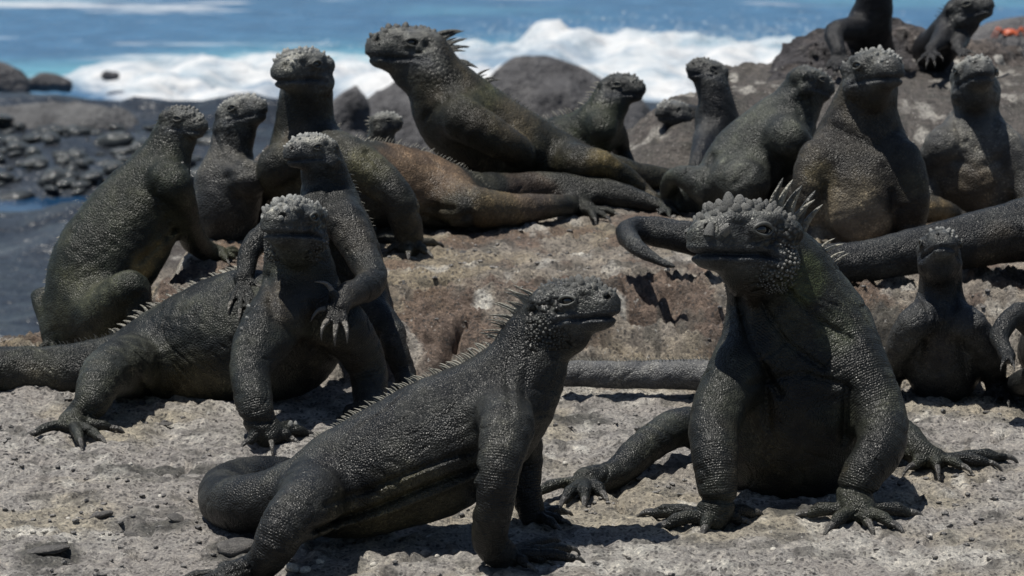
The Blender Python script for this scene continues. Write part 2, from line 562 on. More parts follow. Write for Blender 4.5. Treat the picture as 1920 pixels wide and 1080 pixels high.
class Field:
    def __init__(self):
        self.ops = []     # (fn, centre, bounding radius, additive?)

    # every op: (fn, centre, bounding radius, additive?, chain id, chain blend, segment or None)
    def chain(self, nodes, k):
        """a limb or trunk: tapered pieces joined hard among themselves, then blended into the rest"""
        gid = len(self.ops) + 1
        for a, b in zip(nodes[:-1], nodes[1:]):
            self.ops.append(self._cone(a[:3], b[:3], a[3], b[3], 0.0, None, gid, k))

    def cone(self, a, b, ra, rb, k, flat=None):
        self.ops.append(self._cone(a, b, ra, rb, k, flat, None, 0))

    def _cone(self, a, b, ra, rb, k, flat, gid, gk):
        a, b = np.asarray(a, f32), np.asarray(b, f32)
        ab = b - a
        l2 = float(ab @ ab) + 1e-12
        ax, ay, az = a
        bx, by, bz = ab
        ux, uy, uz = ab / f32(l2)
        ra, dr = f32(ra), f32(rb - ra)
        def fn(P, f):
            qx, qy, qz = P[0] - ax, P[1] - ay, P[2] - az
            t = qx * ux
            t += qy * uy
            t += qz * uz
            np.maximum(t, 0, out=t)
            np.minimum(t, 1, out=t)
            qx -= t * bx
            qy -= t * by
            qz -= t * bz
            if flat is not None:
                n, s = flat
                w = (qx * n[0] + qy * n[1] + qz * n[2]) * f32(1.0 / s - 1.0)
                qx, qy, qz = qx + w * n[0], qy + w * n[1], qz + w * n[2]
            qx *= qx
            qy *= qy
            qz *= qz
            qx += qy
            qx += qz
            np.sqrt(qx, out=qx)
            t *= dr
            t += ra
            qx -= t
            if k == 0:
                return np.minimum(f, qx)
            return smin(f, qx, k)
        s = 1.0 if flat is None else max(1.0, flat[1])
        rr = max(float(ra), float(rb)) * s + k + gk
        return (fn, (a + b) / 2, math.sqrt(l2) / 2 + rr, 0, gid, gk, (a, ab, l2, rr))

    def run(self, act, P):
        f = np.full(P.shape[1], 9.0, f32)
        cur, g, gk = None, None, 0
        for i in act:
            o = self.ops[i]
            gi = o[4]
            if cur is not None and gi != cur:
                f = smin(f, g, gk)
                cur = None
            if gi is None:
                f = o[0](P, f)
            else:
                if cur is None:
                    cur, g, gk = gi, np.full(P.shape[1], 9.0, f32), o[5]
                g = o[0](P, g)
        if cur is not None:
            f = smin(f, g, gk)
        return f

    def ell(self, c, R, r, k, sub=False):
        c = np.asarray(c, f32)[:, None]
        r = np.asarray(r, f32)[:, None]
        R = np.asarray(R, f32)
        def fn(P, f):
            q = (R @ (P - c)) / r
            k0 = np.sqrt(np.einsum('ij,ij->j', q, q)) + f32(1e-6)
            q /= r
            k1 = np.sqrt(np.einsum('ij,ij->j', q, q)) + f32(1e-6)
            d = k0 * (k0 - 1) / k1
            if sub:
                return -smin(-f, d, k)
            return smin(f, d, k)
        self.ops.append((fn, c[:, 0], float(r.max()) + k, 0, None, 0, None))

    def add(self, fn, c, rad, test=None):
        self.ops.append((fn, np.asarray(c, f32), rad, 1, None, 0, test))

    def bounds(self):
        lo = np.min([o[1] - o[2] for o in self.ops if not o[3]], 0)
        hi = np.max([o[1] + o[2] for o in self.ops if not o[3]], 0)
        return lo, hi

    def mesh(self, h, B=16):
        lo, hi = self.bounds()
        lo = lo - 2 * h
        n = np.ceil((hi - lo) / h).astype(int) + 2
        nb = (n + B - 1) // B
        C = np.stack([o[1] for o in self.ops])
        Rr = np.array([o[2] for o in self.ops])
        half = (B + 2) * h * 0.5
        diag = half * math.sqrt(3)
        S = B + 2
        ar = np.arange(-1, B + 1)
        GX, GY, GZ = np.meshgrid(ar, ar, ar, indexing='ij')
        base = np.stack([GX.ravel(), GY.ravel(), GZ.ravel()], 0).astype(f32) * f32(h)
        cones = np.array([i for i, o in enumerate(self.ops) if isinstance(o[6], tuple)])
        SA = np.stack([self.ops[i][6][0] for i in cones]) if len(cones) else np.zeros((0, 3))
        SB = np.stack([self.ops[i][6][1] for i in cones]) if len(cones) else np.zeros((0, 3))
        S2 = np.array([self.ops[i][6][2] for i in cones])
        SR = np.array([self.ops[i][6][3] for i in cones])
        M = S - 1
        keys, verts, quads = [], [], []
        corner = [(a, b, c) for a in (0, 1) for b in (0, 1) for c in (0, 1)]
        edges = [(i, j) for i in range(8) for j in range(i + 1, 8) if sum(abs(corner[i][q] - corner[j][q]) for q in range(3)) == 1]
        big = np.array([1, 1 << 20, 1 << 40], np.int64)
        bi = np.stack(np.meshgrid(*[np.arange(k) for k in nb], indexing='ij'), -1).reshape(-1, 3)
        ctr = lo + (bi * B + (B - 1) / 2) * h
        for b, cc in zip(bi, ctr):
            dist = np.sqrt(((C - cc) ** 2).sum(1)) - Rr
            if not (dist < diag).any():
                continue
            if len(cones):
                w = cc - SA
                t = np.clip((w * SB).sum(1) / S2, 0, 1)
                dist[cones] = np.sqrt(((w - t[:, None] * SB) ** 2).sum(1)) - SR
            act = [i for i in np.nonzero(dist < diag)[0] if not callable(self.ops[i][6]) or self.ops[i][6](cc, diag)]
            if len(act) == 0:
                continue
            # centre test
            p1 = cc[:, None].astype(f32)
            f = self.run(act, p1)
            if abs(f[0]) > diag * 1.25 + 0.004:
                continue
            org = lo + b * B * h
            P = base + org.astype(f32)[:, None]
            f = self.run(act, P)
            F = f.reshape(S, S, S)
            sg = F < 0
            if sg.all() or not sg.any():
                continue
            cs = np.stack([F[a:a + M, b_:b_ + M, c:c + M] for (a, b_, c) in corner], -1).reshape(-1, 8)
            ss = cs < 0
            m = np.nonzero(ss.any(1) & ~ss.all(1))[0]
            v = cs[m]
            s = ss[m]
            acc = np.zeros((len(m), 3), f32)
            cnt = np.zeros(len(m), f32)
            for (i, j) in edges:
                x = s[:, i] != s[:, j]
                t = np.where(x, v[:, i] / np.where(x, v[:, i] - v[:, j], 1), 0)
                ci, cj = np.array(corner[i], f32), np.array(corner[j], f32)
                acc += np.where(x[:, None], ci + t[:, None] * (cj - ci), 0)
                cnt += x
            acc /= cnt[:, None]
            ijk = np.stack(np.unravel_index(m, (M, M, M)), -1)      # cell index, cell 0 starts at sample -1
            gidx = ijk + b * B - 1
            keys.append(((gidx + 4) * big).sum(1))
            verts.append(lo + (gidx + acc) * h)
            for ax in range(3):
                u, w = (ax + 1) % 3, (ax + 2) % 3
                sl0 = [slice(1, B + 1)] * 3
                sl1 = [slice(1, B + 1)] * 3
                sl1[ax] = slice(2, B + 2)
                A0, A1 = sg[tuple(sl0)], sg[tuple(sl1)]
                e = np.argwhere(A0 != A1)
                if len(e) == 0:
                    continue
                flip = A0[tuple(e.T)]
                g = e + b * B + 4                  # cell with the same index as the edge's first sample
                du = np.zeros(3, int); du[u] = 1
                dw = np.zeros(3, int); dw[w] = 1
                q = np.stack([((g - du - dw) * big).sum(1), ((g - dw) * big).sum(1), (g * big).sum(1), ((g - du) * big).sum(1)], -1)
                q[~flip] = q[~flip][:, ::-1]
                quads.append(q)
        keys = np.concatenate(keys)
        verts = np.concatenate(verts)
        quads = np.concatenate(quads)
        uk, first = np.unique(keys, return_index=True)
        pos = np.searchsorted(uk, quads)
        pos = np.clip(pos, 0, len(uk) - 1)
        ok = (uk[pos] == quads).all(1)
        return verts[first], pos[ok]


def catmull(P, sub):
    P = np.asarray(P, float)
    if len(P) < 3:
        sub = min(sub, 1)
    out = []
    n = len(P)
    for i in range(n - 1):
        p0, p1, p2, p3 = P[max(i - 1, 0)], P[i], P[i + 1], P[min(i + 2, n - 1)]
        for s in range(sub):
            t = s / sub
            out.append(0.5 * ((2 * p1) + (-p0 + p2) * t + (2 * p0 - 5 * p1 + 4 * p2 - p3) * t * t + (-p0 + 3 * p1 - 3 * p2 + p3) * t ** 3))
    out.append(P[-1])
    out = np.array(out)
    out[:, 3] = np.maximum(out[:, 3], P[:, 3].min() * 0.7)
    return out


# ------------------------------------------------------------------ shared small parts
def tube_mesh(name, path, radii, mat, sides=7, flat=1.0):
    path = np.asarray(path, float)
    V, F = [], []
    n = len(path)
    for i in range(n):
        t = path[min(i + 1, n - 1)] - path[max(i - 1, 0)]
        t /= np.linalg.norm(t)
        s = np.array([0, 1.0, 0])
        u = np.cross(s, t)
        for k in range(sides):
            a = 2 * math.pi * k / sides
            V.append(path[i] + radii[i] * (math.cos(a) * s * flat + math.sin(a) * u))
    for i in range(n - 1):
        for k in range(sides):
            a, b = i * sides + k, i * sides + (k + 1) % sides
            F.append((a, b, b + sides, a + sides))
    me = mesh_from(name, V, F, mat)
    return me


ang = np.linspace(0, 1, 7)
CLAW_PATH = np.stack([np.sin(ang * 1.15) / 1.0, 0 * ang, -(1 - np.cos(ang * 1.15)) * 0.95 + 0.10 * np.sin(ang * 3.14)], -1)
CLAW_R = 0.155 * (1 - ang) ** 0.75 + 0.012
CLAW = tube_mesh('claw', CLAW_PATH, CLAW_R, M_CLAW)
CLAWP = tube_mesh('claw', CLAW_PATH, CLAW_R, M_CLAWP)
SP_PATH = np.stack([ang ** 2 * 0.28, 0 * ang, ang - 0.12], -1)      # grows along +Z, leans to +X
SP_R = 0.105 * (1 - ang) ** 0.6 + 0.012
SPINE = tube_mesh('spine', SP_PATH, SP_R, M_SPINE, 6, 0.6)
SPINED = tube_mesh('spine', SP_PATH, SP_R, M_SPINED, 6, 0.6)
TB_R = np.array([0.62, 0.6, 0.52, 0.40, 0.26, 0.1])
TB_PATH = np.stack([np.linspace(0, 0.1, 6), np.zeros(6), np.array([-0.35, 0.0, 0.3, 0.55, 0.75, 0.86])], -1)
CROWN = tube_mesh('crown_scale', TB_PATH, TB_R, M_CROWN, 6)
CROWND = tube_mesh('crown_scale', TB_PATH, TB_R, M_CROWND, 6)
_th = np.linspace(0, math.pi, 11)
EYE_V, EYE_F = [], []
for i in range(11):
    for k in range(14):
        a = 2 * math.pi * k / 14
        EYE_V.append((math.sin(_th[i]) * math.cos(a), math.sin(_th[i]) * math.sin(a), math.cos(_th[i])))
for i in range(10):
    for k in range(14):
        a, b = i * 14 + k, i * 14 + (k + 1) % 14
        EYE_F.append((a, b, b + 14, a + 14))
EYE = mesh_from('eye', EYE_V, EYE_F, M_EYE)


def lid_mesh():
    V, F = [], []
    sides, nseg = 6, 20
    for i in range(nseg):
        a = 2 * math.pi * i / nseg
        up = math.sin(a) > 0
        c = np.array([math.cos(a) * 0.098, 0.020 * (1 - abs(math.cos(a)) ** 1.5), math.sin(a) * (0.052 if up else 0.046) * (1 - 0.25 * math.cos(a) ** 2)])
        r = 0.013 * (0.5 + 0.5 * abs(math.sin(a))) + (0.004 if up else 0)
        n = np.array([math.cos(a) * 0.6, 0, math.sin(a)])
        n /= np.linalg.norm(n)
        for k in range(sides):
            b = 2 * math.pi * k / sides
            V.append(c + r * (math.cos(b) * n + math.sin(b) * np.array([0, 1.0, 0])))
    for i in range(nseg):
        for k in range(sides):
            a, b = i * sides + k, i * sides + (k + 1) % sides
            c, d = ((i + 1) % nseg) * sides + (k + 1) % sides, ((i + 1) % nseg) * sides + k
            F.append((a, b, c, d))
    return mesh_from('eyelid', V, F, M_LID)


EYELID = lid_mesh()


def mesh_arrays(me):
    V = np.zeros(len(me.vertices) * 3, np.float32)
    me.vertices.foreach_get('co', V)
    F = np.array([tuple(p.vertices) for p in me.polygons], np.int32)
    return V.reshape(-1, 3), F


ARR = {id(m): mesh_arrays(m) for m in (CLAW, CLAWP, SPINE, SPINED, CROWN, CROWND)}


def frame(xdir, zdir):
    """rotation whose X is xdir and whose Z is as near to zdir as it can be"""
    x = Vector(xdir).normalized()
    z = Vector(zdir)
    y = z.cross(x)
    if y.length < 1e-5:
        y = Vector((0, 1, 0)).cross(x)
    y.normalize()
    z = x.cross(y)
    return Matrix((x, y, z)).transposed()


def frame_z(zdir, xdir):
    z = Vector(zdir).normalized()
    x = Vector(xdir)
    y = z.cross(x)
    if y.length < 1e-5:
        y = z.orthogonal()
    y.normalize()
    x = y.cross(z)
    return Matrix((x, y, z)).transposed()


def place(name, me, loc, R, scale, parent, org):
    o = obj(name, me, parent)
    M = R.to_4x4()
    for i in range(3):
        for j in range(3):
            M[i][j] *= scale[j]
    M.translation = Vector(loc) - Vector(org)
    o.matrix_basis = M
    return o


def joined(name, items, mat, parent, org, stuff=True):
    """many small alike pieces as one part; items: (mesh, loc, R, scale)"""
    Vs, Fs, k = [], [], 0
    for me, loc, R, sc in items:
        V, F = ARR[id(me)]
        Vs.append((V * np.array(sc)) @ np.array(R).T + np.array(loc) - np.array(org))
        Fs.append(F + k)
        k += len(V)
    if not Vs:
        return
    o = obj(name, mesh_from(name, np.concatenate(Vs), np.concatenate(Fs), mat), parent)
    if stuff:
        o['kind'] = 'stuff'
    return o


# ------------------------------------------------------------------ the iguana builder
def head_axes(yaw, pitch, roll):
    y, p, r = math.radians(yaw), math.radians(pitch), math.radians(roll)
    fwd = np.array([math.sin(y) * math.cos(p), math.sin(p), -math.cos(y) * math.cos(p)])
    up = np.array([0, 1.0, 0])
    left = np.cross(fwd, up)          # camera axes are left handed (x right, y up, z away)
    left /= np.linalg.norm(left)
    up = np.cross(left, fwd)
    if up[1] < 0:
        up = -up
    c, s = math.cos(r), math.sin(r)
    return np.stack([fwd, left * c + up * s, up * c - left * s])


def iguana(label, D, trunk, head=None, limbs=(), vox=0.0024, base=(0.036, 0.040, 0.036), tint=(0.05, 0.058, 0.042),
           marks=(), grooves=(), crests=(), crown=None, single=False, wrinkle=0.0, salt=0.5, org=None, clawpale=False, tailflat=None,
           belly=None, seed=0, cast=(0.95, 0.965, 1.03)):
    rng = random.Random(seed + 13)
    fld = Field()
    def node(n):
        d = D + n[2] * 0.01
        return np.append(pt(n[0], n[1], d), n[3] * d / FPX)
    tr = np.array([node(n) for n in trunk])
    ts = catmull(tr, 5)
    fld.chain(ts, 0.01)
    ribsegs = []
    claws = []
    H = None
    if head:
        R = head_axes(head['yaw'], head.get('pitch', 0), head.get('roll', 0))
        d = D + head['c'][2] * 0.01
        c = pt(head['c'][0], head['c'][1], d)
        Lh = head['L'] * d / FPX
        H = (R, c, Lh)
        g = lambda x, y, z: c + (np.array([x, y, z]) * Lh) @ R
        E = lambda ctr, rad, k, sub=False: fld.ell(g(*ctr), R, np.array(rad) * Lh, k * Lh, sub)
        lat = R[1].astype(f32)
        E((-0.13, 0, 0.05), (0.37, 0.315, 0.275), 0.10)
        E((0.20, 0, 0.03), (0.28, 0.225, 0.20), 0.10)
        E((0.36, 0, 0.0), (0.135, 0.175, 0.145), 0.08)
        E((0.10, 0, 0.205), (0.20, 0.19, 0.085), 0.08)
        fld.cone(g(0.33, 0, -0.165), g(-0.20, 0, -0.19), 0.085 * Lh, 0.165 * Lh, 0.05 * Lh, (lat, 1.8))
        E((-0.17, 0, -0.30), (0.27, 0.20, 0.20), 0.12)
        for s in (-1, 1):
            E((-0.25, s * 0.235, -0.16), (0.17, 0.11, 0.15), 0.06)
            E((-0.30, s * 0.25, 0.08), (0.13, 0.09, 0.12), 0.06)
            fld.cone(g(0.24, s * 0.165, 0.165), g(-0.16, s * 0.262, 0.195), 0.045 * Lh, 0.06 * Lh, 0.04 * Lh)
            E((0.02, s * 0.262, 0.085), (0.125, 0.065, 0.085), 0.03)
            # hollow in front of, behind and below the eye
            E((0.19, s * 0.315, 0.07), (0.075, 0.07, 0.055), 0.05, True)
            E((-0.14, s * 0.385, 0.07), (0.05, 0.06, 0.07), 0.05, True)
            E((0.06, s * 0.352, -0.03), (0.16, 0.055, 0.03), 0.05, True)
            # eye opening
            E((0.025, s * 0.338, 0.088), (0.086, 0.05, 0.042), 0.012, True)
            E((0.425, s * 0.125, 0.085), (0.036, 0.05, 0.034), 0.015, True)
        Rf, cf = R.astype(f32), c.astype(f32)
        sm = head.get('smile', 0.10)
        def mouth(P, f):
            x, y, z = Rf @ (P - cf[:, None]) / f32(Lh)
            zm = -0.118 - sm * np.maximum(x - 0.1, 0) ** 1.5 * 0.6 - 0.30 * np.maximum(-0.02 - x, 0) ** 1.2 + 0.10 * np.maximum(0.12 - np.abs(x - 0.0), 0)
            m = np.clip((x + 0.20) / 0.06, 0, 1) * np.clip((0.42 - np.abs(y)) / 0.05, 0, 1)
            e = z - zm
            gv = 0.024 * np.exp(-(e / 0.015) ** 2) - 0.016 * np.exp(-((e - 0.05) / 0.03) ** 2) - 0.016 * np.exp(-((e + 0.045) / 0.03) ** 2)
            # rows of skin folds behind and under the eye
            gv2 = 0.010 * np.sin((x * 0.5 + z) * 75.0) * np.exp(-(((x + 0.05) / 0.16) ** 2 + ((z + 0.02) / 0.06) ** 2))
            return f + f32(Lh) * (m * gv + gv2)
        fld.add(mouth, c, Lh * 0.75)
        # tympanum hollow
        for s in (-1, 1):
            E((-0.36, s * 0.352, 0.02), (0.05, 0.05, 0.06), 0.03, True)
    for lb in limbs:
        lb = dict(lb, p=[(n[0], n[1], n[2], n[3] * (1.0 if i_ == 0 else 0.86)) for i_, n in enumerate(lb['p'])])
        nodes = [node(n) for n in lb['p']]
        k = lb.get('k', 0.5)
        if 'palm' in lb:
            px, py = lb['palm'][0], lb['palm'][1]
            rp = lb.get('rp', lb['p'][-1][3] * 0.62)
            if len(lb['palm']) > 2:
                d = D + lb['palm'][2] * 0.01
            else:
                d = ground_ray(px, py, 0.6 * rp * D / FPX)
            pm = np.append(pt(px, py, d), rp * d / FPX)
            if len(lb['palm']) == 2:
                # the wrist stands behind the palm, opposite to where the toes point; the limb swings with it
                td = np.mean([ground_ray(t[0], t[1], 0.3 * rp * D / FPX) if len(t) == 2 else D + t[2] * 0.01 for t in lb['toes']])
                wd_ = d - (td - d) * 0.6 + 0.25 * rp * D / FPX
                n_ = len(nodes)
                for i_, (q_, n0) in enumerate(zip(range(n_), lb['p'])):
                    dz_ = (wd_ - (D + lb['p'][-1][2] * 0.01)) * (i_ / max(n_ - 1, 1)) ** 1.0 * 100
                    nodes[q_] = node((n0[0], n0[1], n0[2] + dz_, n0[3]))
            nodes.append(pm)
        # the limb roots inside the trunk so that the shoulder or hip does not stand out like a ball
        n0 = nodes[0]
        near = ts[np.argmin(((ts[:, :3] - n0[:3]) ** 2).sum(1) - 0.0 * ts[:, 3])]
        root_n = n0 + (near - n0) * 0.55
        root_n[3] = n0[3] * 1.05
        n0 = n0.copy()
        n0[3] *= 0.93
        nodes = np.array([root_n, n0] + nodes[1:])
        sg = catmull(nodes, 3)
        fld.chain(sg, max(n[3] for n in nodes) * k)
        for i in range(len(sg) - 1):
            a, b = sg[i], sg[i + 1]
            ribsegs.append((a, b))
        if 'palm' in lb:
            wr = nodes[-2]
            rt = lb.get('rt', rp * 0.50) * 0.84
            cl = lb.get('claw', rt * 3.0) * 1.12
            for tt in lb['toes']:
                tx, ty = tt[0], tt[1]
                if len(tt) > 2:
                    dt = D + tt[2] * 0.01
                else:
                    dt = ground_ray(tx, ty, rt * 0.85 * D / FPX)
                r = rt * dt / FPX
                tip = pt(tx, ty, dt)
                dr = tip - pm[:3]
                ln = np.linalg.norm(dr)
                side = dr / max(ln, 1e-6)
                st = pm[:3] + side * min(rp * 0.55 * D / FPX, ln * 0.5)
                upv = np.array([0, CP, -SP])
                free = len(tt) > 2
                m1 = st + (tip - st) * 0.38 + upv * r * (0.3 if free else 0.55)
                m2 = st + (tip - st) * 0.74 + upv * r * (0.25 if free else 0.5)
                pts = [(st, r * 1.2), (m1, r * 0.98), (m2, r * 1.05), (tip, r * 0.78)]
                fld.chain([np.append(a, ra) for a, ra in pts], r * 0.45)
                claws.append((tip - 0.25 * r * side, side, cl * dt / FPX))
    for (poly, amp, wd, front) in grooves:
        Q = [node((q[0], q[1], 0, 1))[:2].astype(f32) for q in poly]
        a_, w_ = f32(amp * D / FPX), f32(wd * D / FPX)
        zlim = f32(D + front * 0.01)
        def dpoly(px_, py_, Q=Q):
            dm = None
            for A, Bq in zip(Q[:-1], Q[1:]):
                ab = Bq - A
                t = np.clip(((px_ - A[0]) * ab[0] + (py_ - A[1]) * ab[1]) / f32(ab @ ab), 0, 1)
                dd = np.hypot(px_ - A[0] - t * ab[0], py_ - A[1] - t * ab[1])
                dm = dd if dm is None else np.minimum(dm, dd)
            return dm
        def gfn(P, f, dpoly=dpoly, a_=a_, w_=w_, zlim=zlim):
            return f + a_ * np.exp(-(dpoly(P[0], P[1]) / w_) ** 2) * (P[2] < zlim)
        def gtest(cc, diag, dpoly=dpoly, w_=w_, zlim=zlim):
            return cc[2] - diag < zlim and dpoly(cc[0], cc[1]) < diag + 2.6 * w_
        ctr = np.mean(Q, 0)
        fld.add(gfn, np.append(ctr, D), max(np.linalg.norm(q - ctr) for q in Q) + 3 * w_ + 0.12, gtest)
    # gentle unevenness of skin and folds
    amp = f32(0.0012)
    sd = rng.random() * 10
    def lump(P, f):
        x, y, z = P
        n = np.sin(x * 95 + f32(sd) + 2 * np.sin(y * 60)) * np.sin(y * 88 + f32(sd * 2) + 2 * np.sin(z * 55))
        m = np.sin(x * 260 + 3 * np.sin(y * 120 + f32(sd))) * np.sin(y * 240 + 2 * np.sin(z * 140))
        cs = np.sin(x * 130 + 4 * np.sin(y * 62 + f32(sd)) + 3 * np.sin(z * 47))
        ct = np.sin(y * 105 + 3.5 * np.sin(x * 58 + f32(sd * 3)) + 2 * np.sin(z * 66))
        cr = np.exp(-(cs / f32(0.17)) ** 2) * (ct > -0.2) * (ct + f32(0.2)) + f32(0.7) * np.exp(-(ct / f32(0.14)) ** 2) * np.maximum(cs, 0)
        if H:
            hd = np.sqrt((x - H[1][0]) ** 2 + (y - H[1][1]) ** 2 + (z - H[1][2]) ** 2) / f32(H[2])
            cr = cr * np.clip((hd - f32(0.55)) * 4, 0, 1)
        return (f + amp * f32(0.45) * n + amp * f32(0.3) * m + f32(0.0011) * cr).astype(f32)
    lo, hi = fld.bounds()
    fld.add(lump, (lo + hi) / 2, float(np.linalg.norm(hi - lo)))
    V, F = fld.mesh(vox)
    W = cam2world(V)
    # root
    if org is None:
        cc = tr[len(tr) // 2]
        o3 = cam2world(cc[:3])
        o3[2] = float(ground_base(o3[0], o3[1]))
        org = o3
    org = np.asarray(org)
    root = bpy.data.objects.new('marine_iguana', None)
    COL.objects.link(root)
    root.empty_display_size = 0.05
    root.location = Vector(org)
    root['label'] = label
    root['category'] = 'iguana'
    root['group'] = 'marine iguanas resting on the rocks'
    a_, b_, c_ = W[F[:, 0]] - org, W[F[:, 1]] - org, W[F[:, 2]] - org
    if np.einsum('ij,ij->i', a_, np.cross(b_, c_)).sum() < 0:
        F = F[:, ::-1]
    me = mesh_from('body', W - org, F, M_SKIN)
    body = obj('body', me, root)
    # pigment, plus throat and chest shade put into some dark marks
    x, y, z = W.T
    n1 = fbm3(x * 28, y * 28, z * 28, 3, 5 + seed)
    n2 = fbm3(x * 75, y * 75, z * 75, 2, 9 + seed)
    base = np.array(base) * 0.39
    tint = np.array(tint) * 0.50
    c = base * (0.75 + 0.5 * n2)[:, None]
    c = c + (tint - c) * sstep(0.46, 0.66, n1)[:, None]
    for mk_ in marks:
        n, colr, s = mk_[:3]
        q = node(n)
        dd = np.sqrt((((V - q[:3]) * np.array([1, 1, mk_[3] if len(mk_) > 3 else 0.35])) ** 2).sum(1)) / q[3]
        m = s * (1 - sstep(0.55, 1.05, dd + 0.6 * (n1 - 0.5) + 0.35 * (n2 - 0.5)))
        c = c + (0.85 * np.array(colr) * (0.7 + 0.6 * n2)[:, None] - c) * m[:, None]
    c = c * np.array(cast)
    coarse = np.zeros(len(V))
    if H:
        R, hc, Lh = H
        q = (V - hc) @ R.T / Lh
        inh = np.abs(q).max(1) < 0.62
        hx, hy, hz = q.T
        grey = np.array([0.056, 0.06, 0.063]) * head.get('face', 1.0)
        hm = inh * sstep(-0.45, -0.25, hx) * sstep(-0.36, -0.2, hz)
        c = c + (grey * (0.6 + 0.8 * n2)[:, None] - c) * (0.6 * hm)[:, None]
        cr = inh * sstep(0.10, 0.20, hz + 0.25 * (n2 - 0.5)) * sstep(-0.42, -0.2, hx) * salt
        c = c + (np.array([0.22, 0.225, 0.22]) * (0.4 + 1.2 * n2)[:, None] - c) * (cr * sstep(0.3, 0.55, n1))[:, None]
        lip = inh * (hx > -0.2) * np.exp(-((hz + 0.125) / 0.065) ** 2)
        c = c + (np.array([0.030, 0.035, 0.045]) - c) * (0.75 * lip)[:, None]
        coarse = inh * sstep(-0.55, -0.4, hx) * np.maximum(sstep(0.05, -0.05, hx) * (1 - sstep(0.10, 0.2, hz)) * (hz > -0.42), 0.35 * (hz > -0.05)) * (1 - lip)
        for s in (-1, 1):
            sock = np.exp(-(((hx - 0.03) / 0.11) ** 2 + ((hz - 0.09) / 0.05) ** 2)) * (hy * s > 0.2) * inh
            c = c + (np.array([0.025, 0.026, 0.028]) - c) * (0.8 * sock)[:, None]
            nos = np.exp(-(((hx - 0.44) / 0.05) ** 2 + ((hz - 0.085) / 0.04) ** 2 + ((hy - s * 0.13) / 0.06) ** 2)) * inh
            c = c + (np.array([0.006, 0.006, 0.006]) - c) * np.clip(nos * 1.3, 0, 1)[:, None]
    ribm = np.zeros(len(V))
    ribt = np.zeros(len(V))
    Vf = V.astype(f32)
    tot = 0.0
    for a, b in ribsegs:
        ab = (b[:3] - a[:3]).astype(f32)
        ln = float(np.linalg.norm(ab)) + 1e-9
        qq = Vf - a[:3].astype(f32)
        t = qq @ ab / (ln * ln)
        near = np.nonzero((t > -0.3) & (t < 1.3))[0]
        tn = np.clip(t[near], 0, 1)
        dd = np.sqrt(((qq[near] - tn[:, None] * ab) ** 2).sum(1)) / (a[3] + tn * (b[3] - a[3]))
        w = sstep(1.45, 1.1, dd)
        up = w > ribm[near]
        ix = near[up]
        ribm[ix] = w[up]
        ribt[ix] = tot + t[ix] * ln
        tot += ln
    set_attr(me, 'pig', 'FLOAT_COLOR', np.concatenate([np.clip(c, 0.002, 1), np.ones((len(c), 1))], 1))
    set_attr(me, 'coarse', 'FLOAT', coarse * (1.0 if single else 0.45))
    set_attr(me, 'ribm', 'FLOAT', ribm * (0.8 if single else 0.35))
    set_attr(me, 'ribt', 'FLOAT', ribt)
    bvh = BVHTree.FromPolygons(W.tolist(), F.tolist())
    wdir = lambda v: cam2world(v) - np.array([0, 0, CAM_H])
    # eyes
    if H:
        for s in (-1, 1):
            p = cam2world(hc + (np.array([0.028, s * 0.262, 0.088]) * Lh) @ R)
            eye = place('eye', EYE, p, Matrix.Identity(3), (0.072 * Lh,) * 3, root, org)
            pl = cam2world(hc + (np.array([0.026, s * 0.318, 0.088]) * Lh) @ R)
            outv = Vector(wdir(R[1] * s))
            upv, fwv = Vector(wdir(R[2])), Vector(wdir(R[0]))
            xv = outv.cross(upv)
            lid = place('eyelid', EYELID, pl, Matrix((xv, outv, upv)).transposed(), (Lh, Lh, Lh), root, org)
            lid.matrix_basis = eye.matrix_basis.inverted() @ lid.matrix_basis
            lid.parent = eye
    # claws
    for tip, side, ln in claws:
        w = cam2world(tip)
        dv = Vector(wdir(side))
        place('claw', CLAWP if clawpale else CLAW, w, frame(dv, (0, 0, 1)), (ln, ln, ln), root, org)
    # crests
    for cr in crests:
        path = np.array([node((q[0], q[1], q[2] if len(q) > 2 else 0, 1))[:3] for q in cr['path']])
        seg = np.linalg.norm(np.diff(path, axis=0), axis=1)
        cum = np.concatenate([[0], np.cumsum(seg)])
        items = []
        nspi = cr['n']
        for i in range(nspi):
            u = (i + rng.uniform(-0.15, 0.15)) / max(nspi - 1, 1)
            u = min(max(u, 0), 1)
            sl = u * cum[-1]
            p = np.array([np.interp(sl, cum, path[:, q]) for q in range(3)])
            p2 = np.array([np.interp(min(sl + 0.01, cum[-1]), cum, path[:, q]) for q in range(3)])
            p1 = np.array([np.interp(max(sl - 0.01, 0), cum, path[:, q]) for q in range(3)])
            tan = Vector(wdir(p2 - p1)).normalized()
            loc, nor, idx, dist = bvh.find_nearest(Vector(cam2world(p)))
            if loc is None:
                continue
            out = Vector(cam2world(p)) - loc
            if nor.dot(Vector((0, 0, 1))) < -0.5 and nor.dot(Vector((0, -1, 0))) < 0:
                nor = -nor
            zdir = nor - tan * nor.dot(tan) + Vector((0, 0, 0.25))
            zdir = zdir.normalized() + tan * (cr.get('lean', 0.35) + rng.uniform(-0.22, 0.22)) + Vector((rng.uniform(-.15, .15), rng.uniform(-.15, .15), 0))
            l0, l1 = cr['len']
            ln = (l0 + (l1 - l0) * u) * D / FPX * rng.uniform(cr.get('var', 0.55), 1.15)
            if 'bump' in cr:
                ln *= 0.7 + 0.3 * math.sin(math.pi * min(1, u * 1.1 + 0.1))
            wd = cr.get('wide', 1.0)
            items.append((SPINED if cr.get('dark') or (cr.get('each') and rng.random() < cr.get('mixd', 0.0)) else SPINE, loc, frame_z(zdir, tan), (ln * wd, ln * wd, ln)))
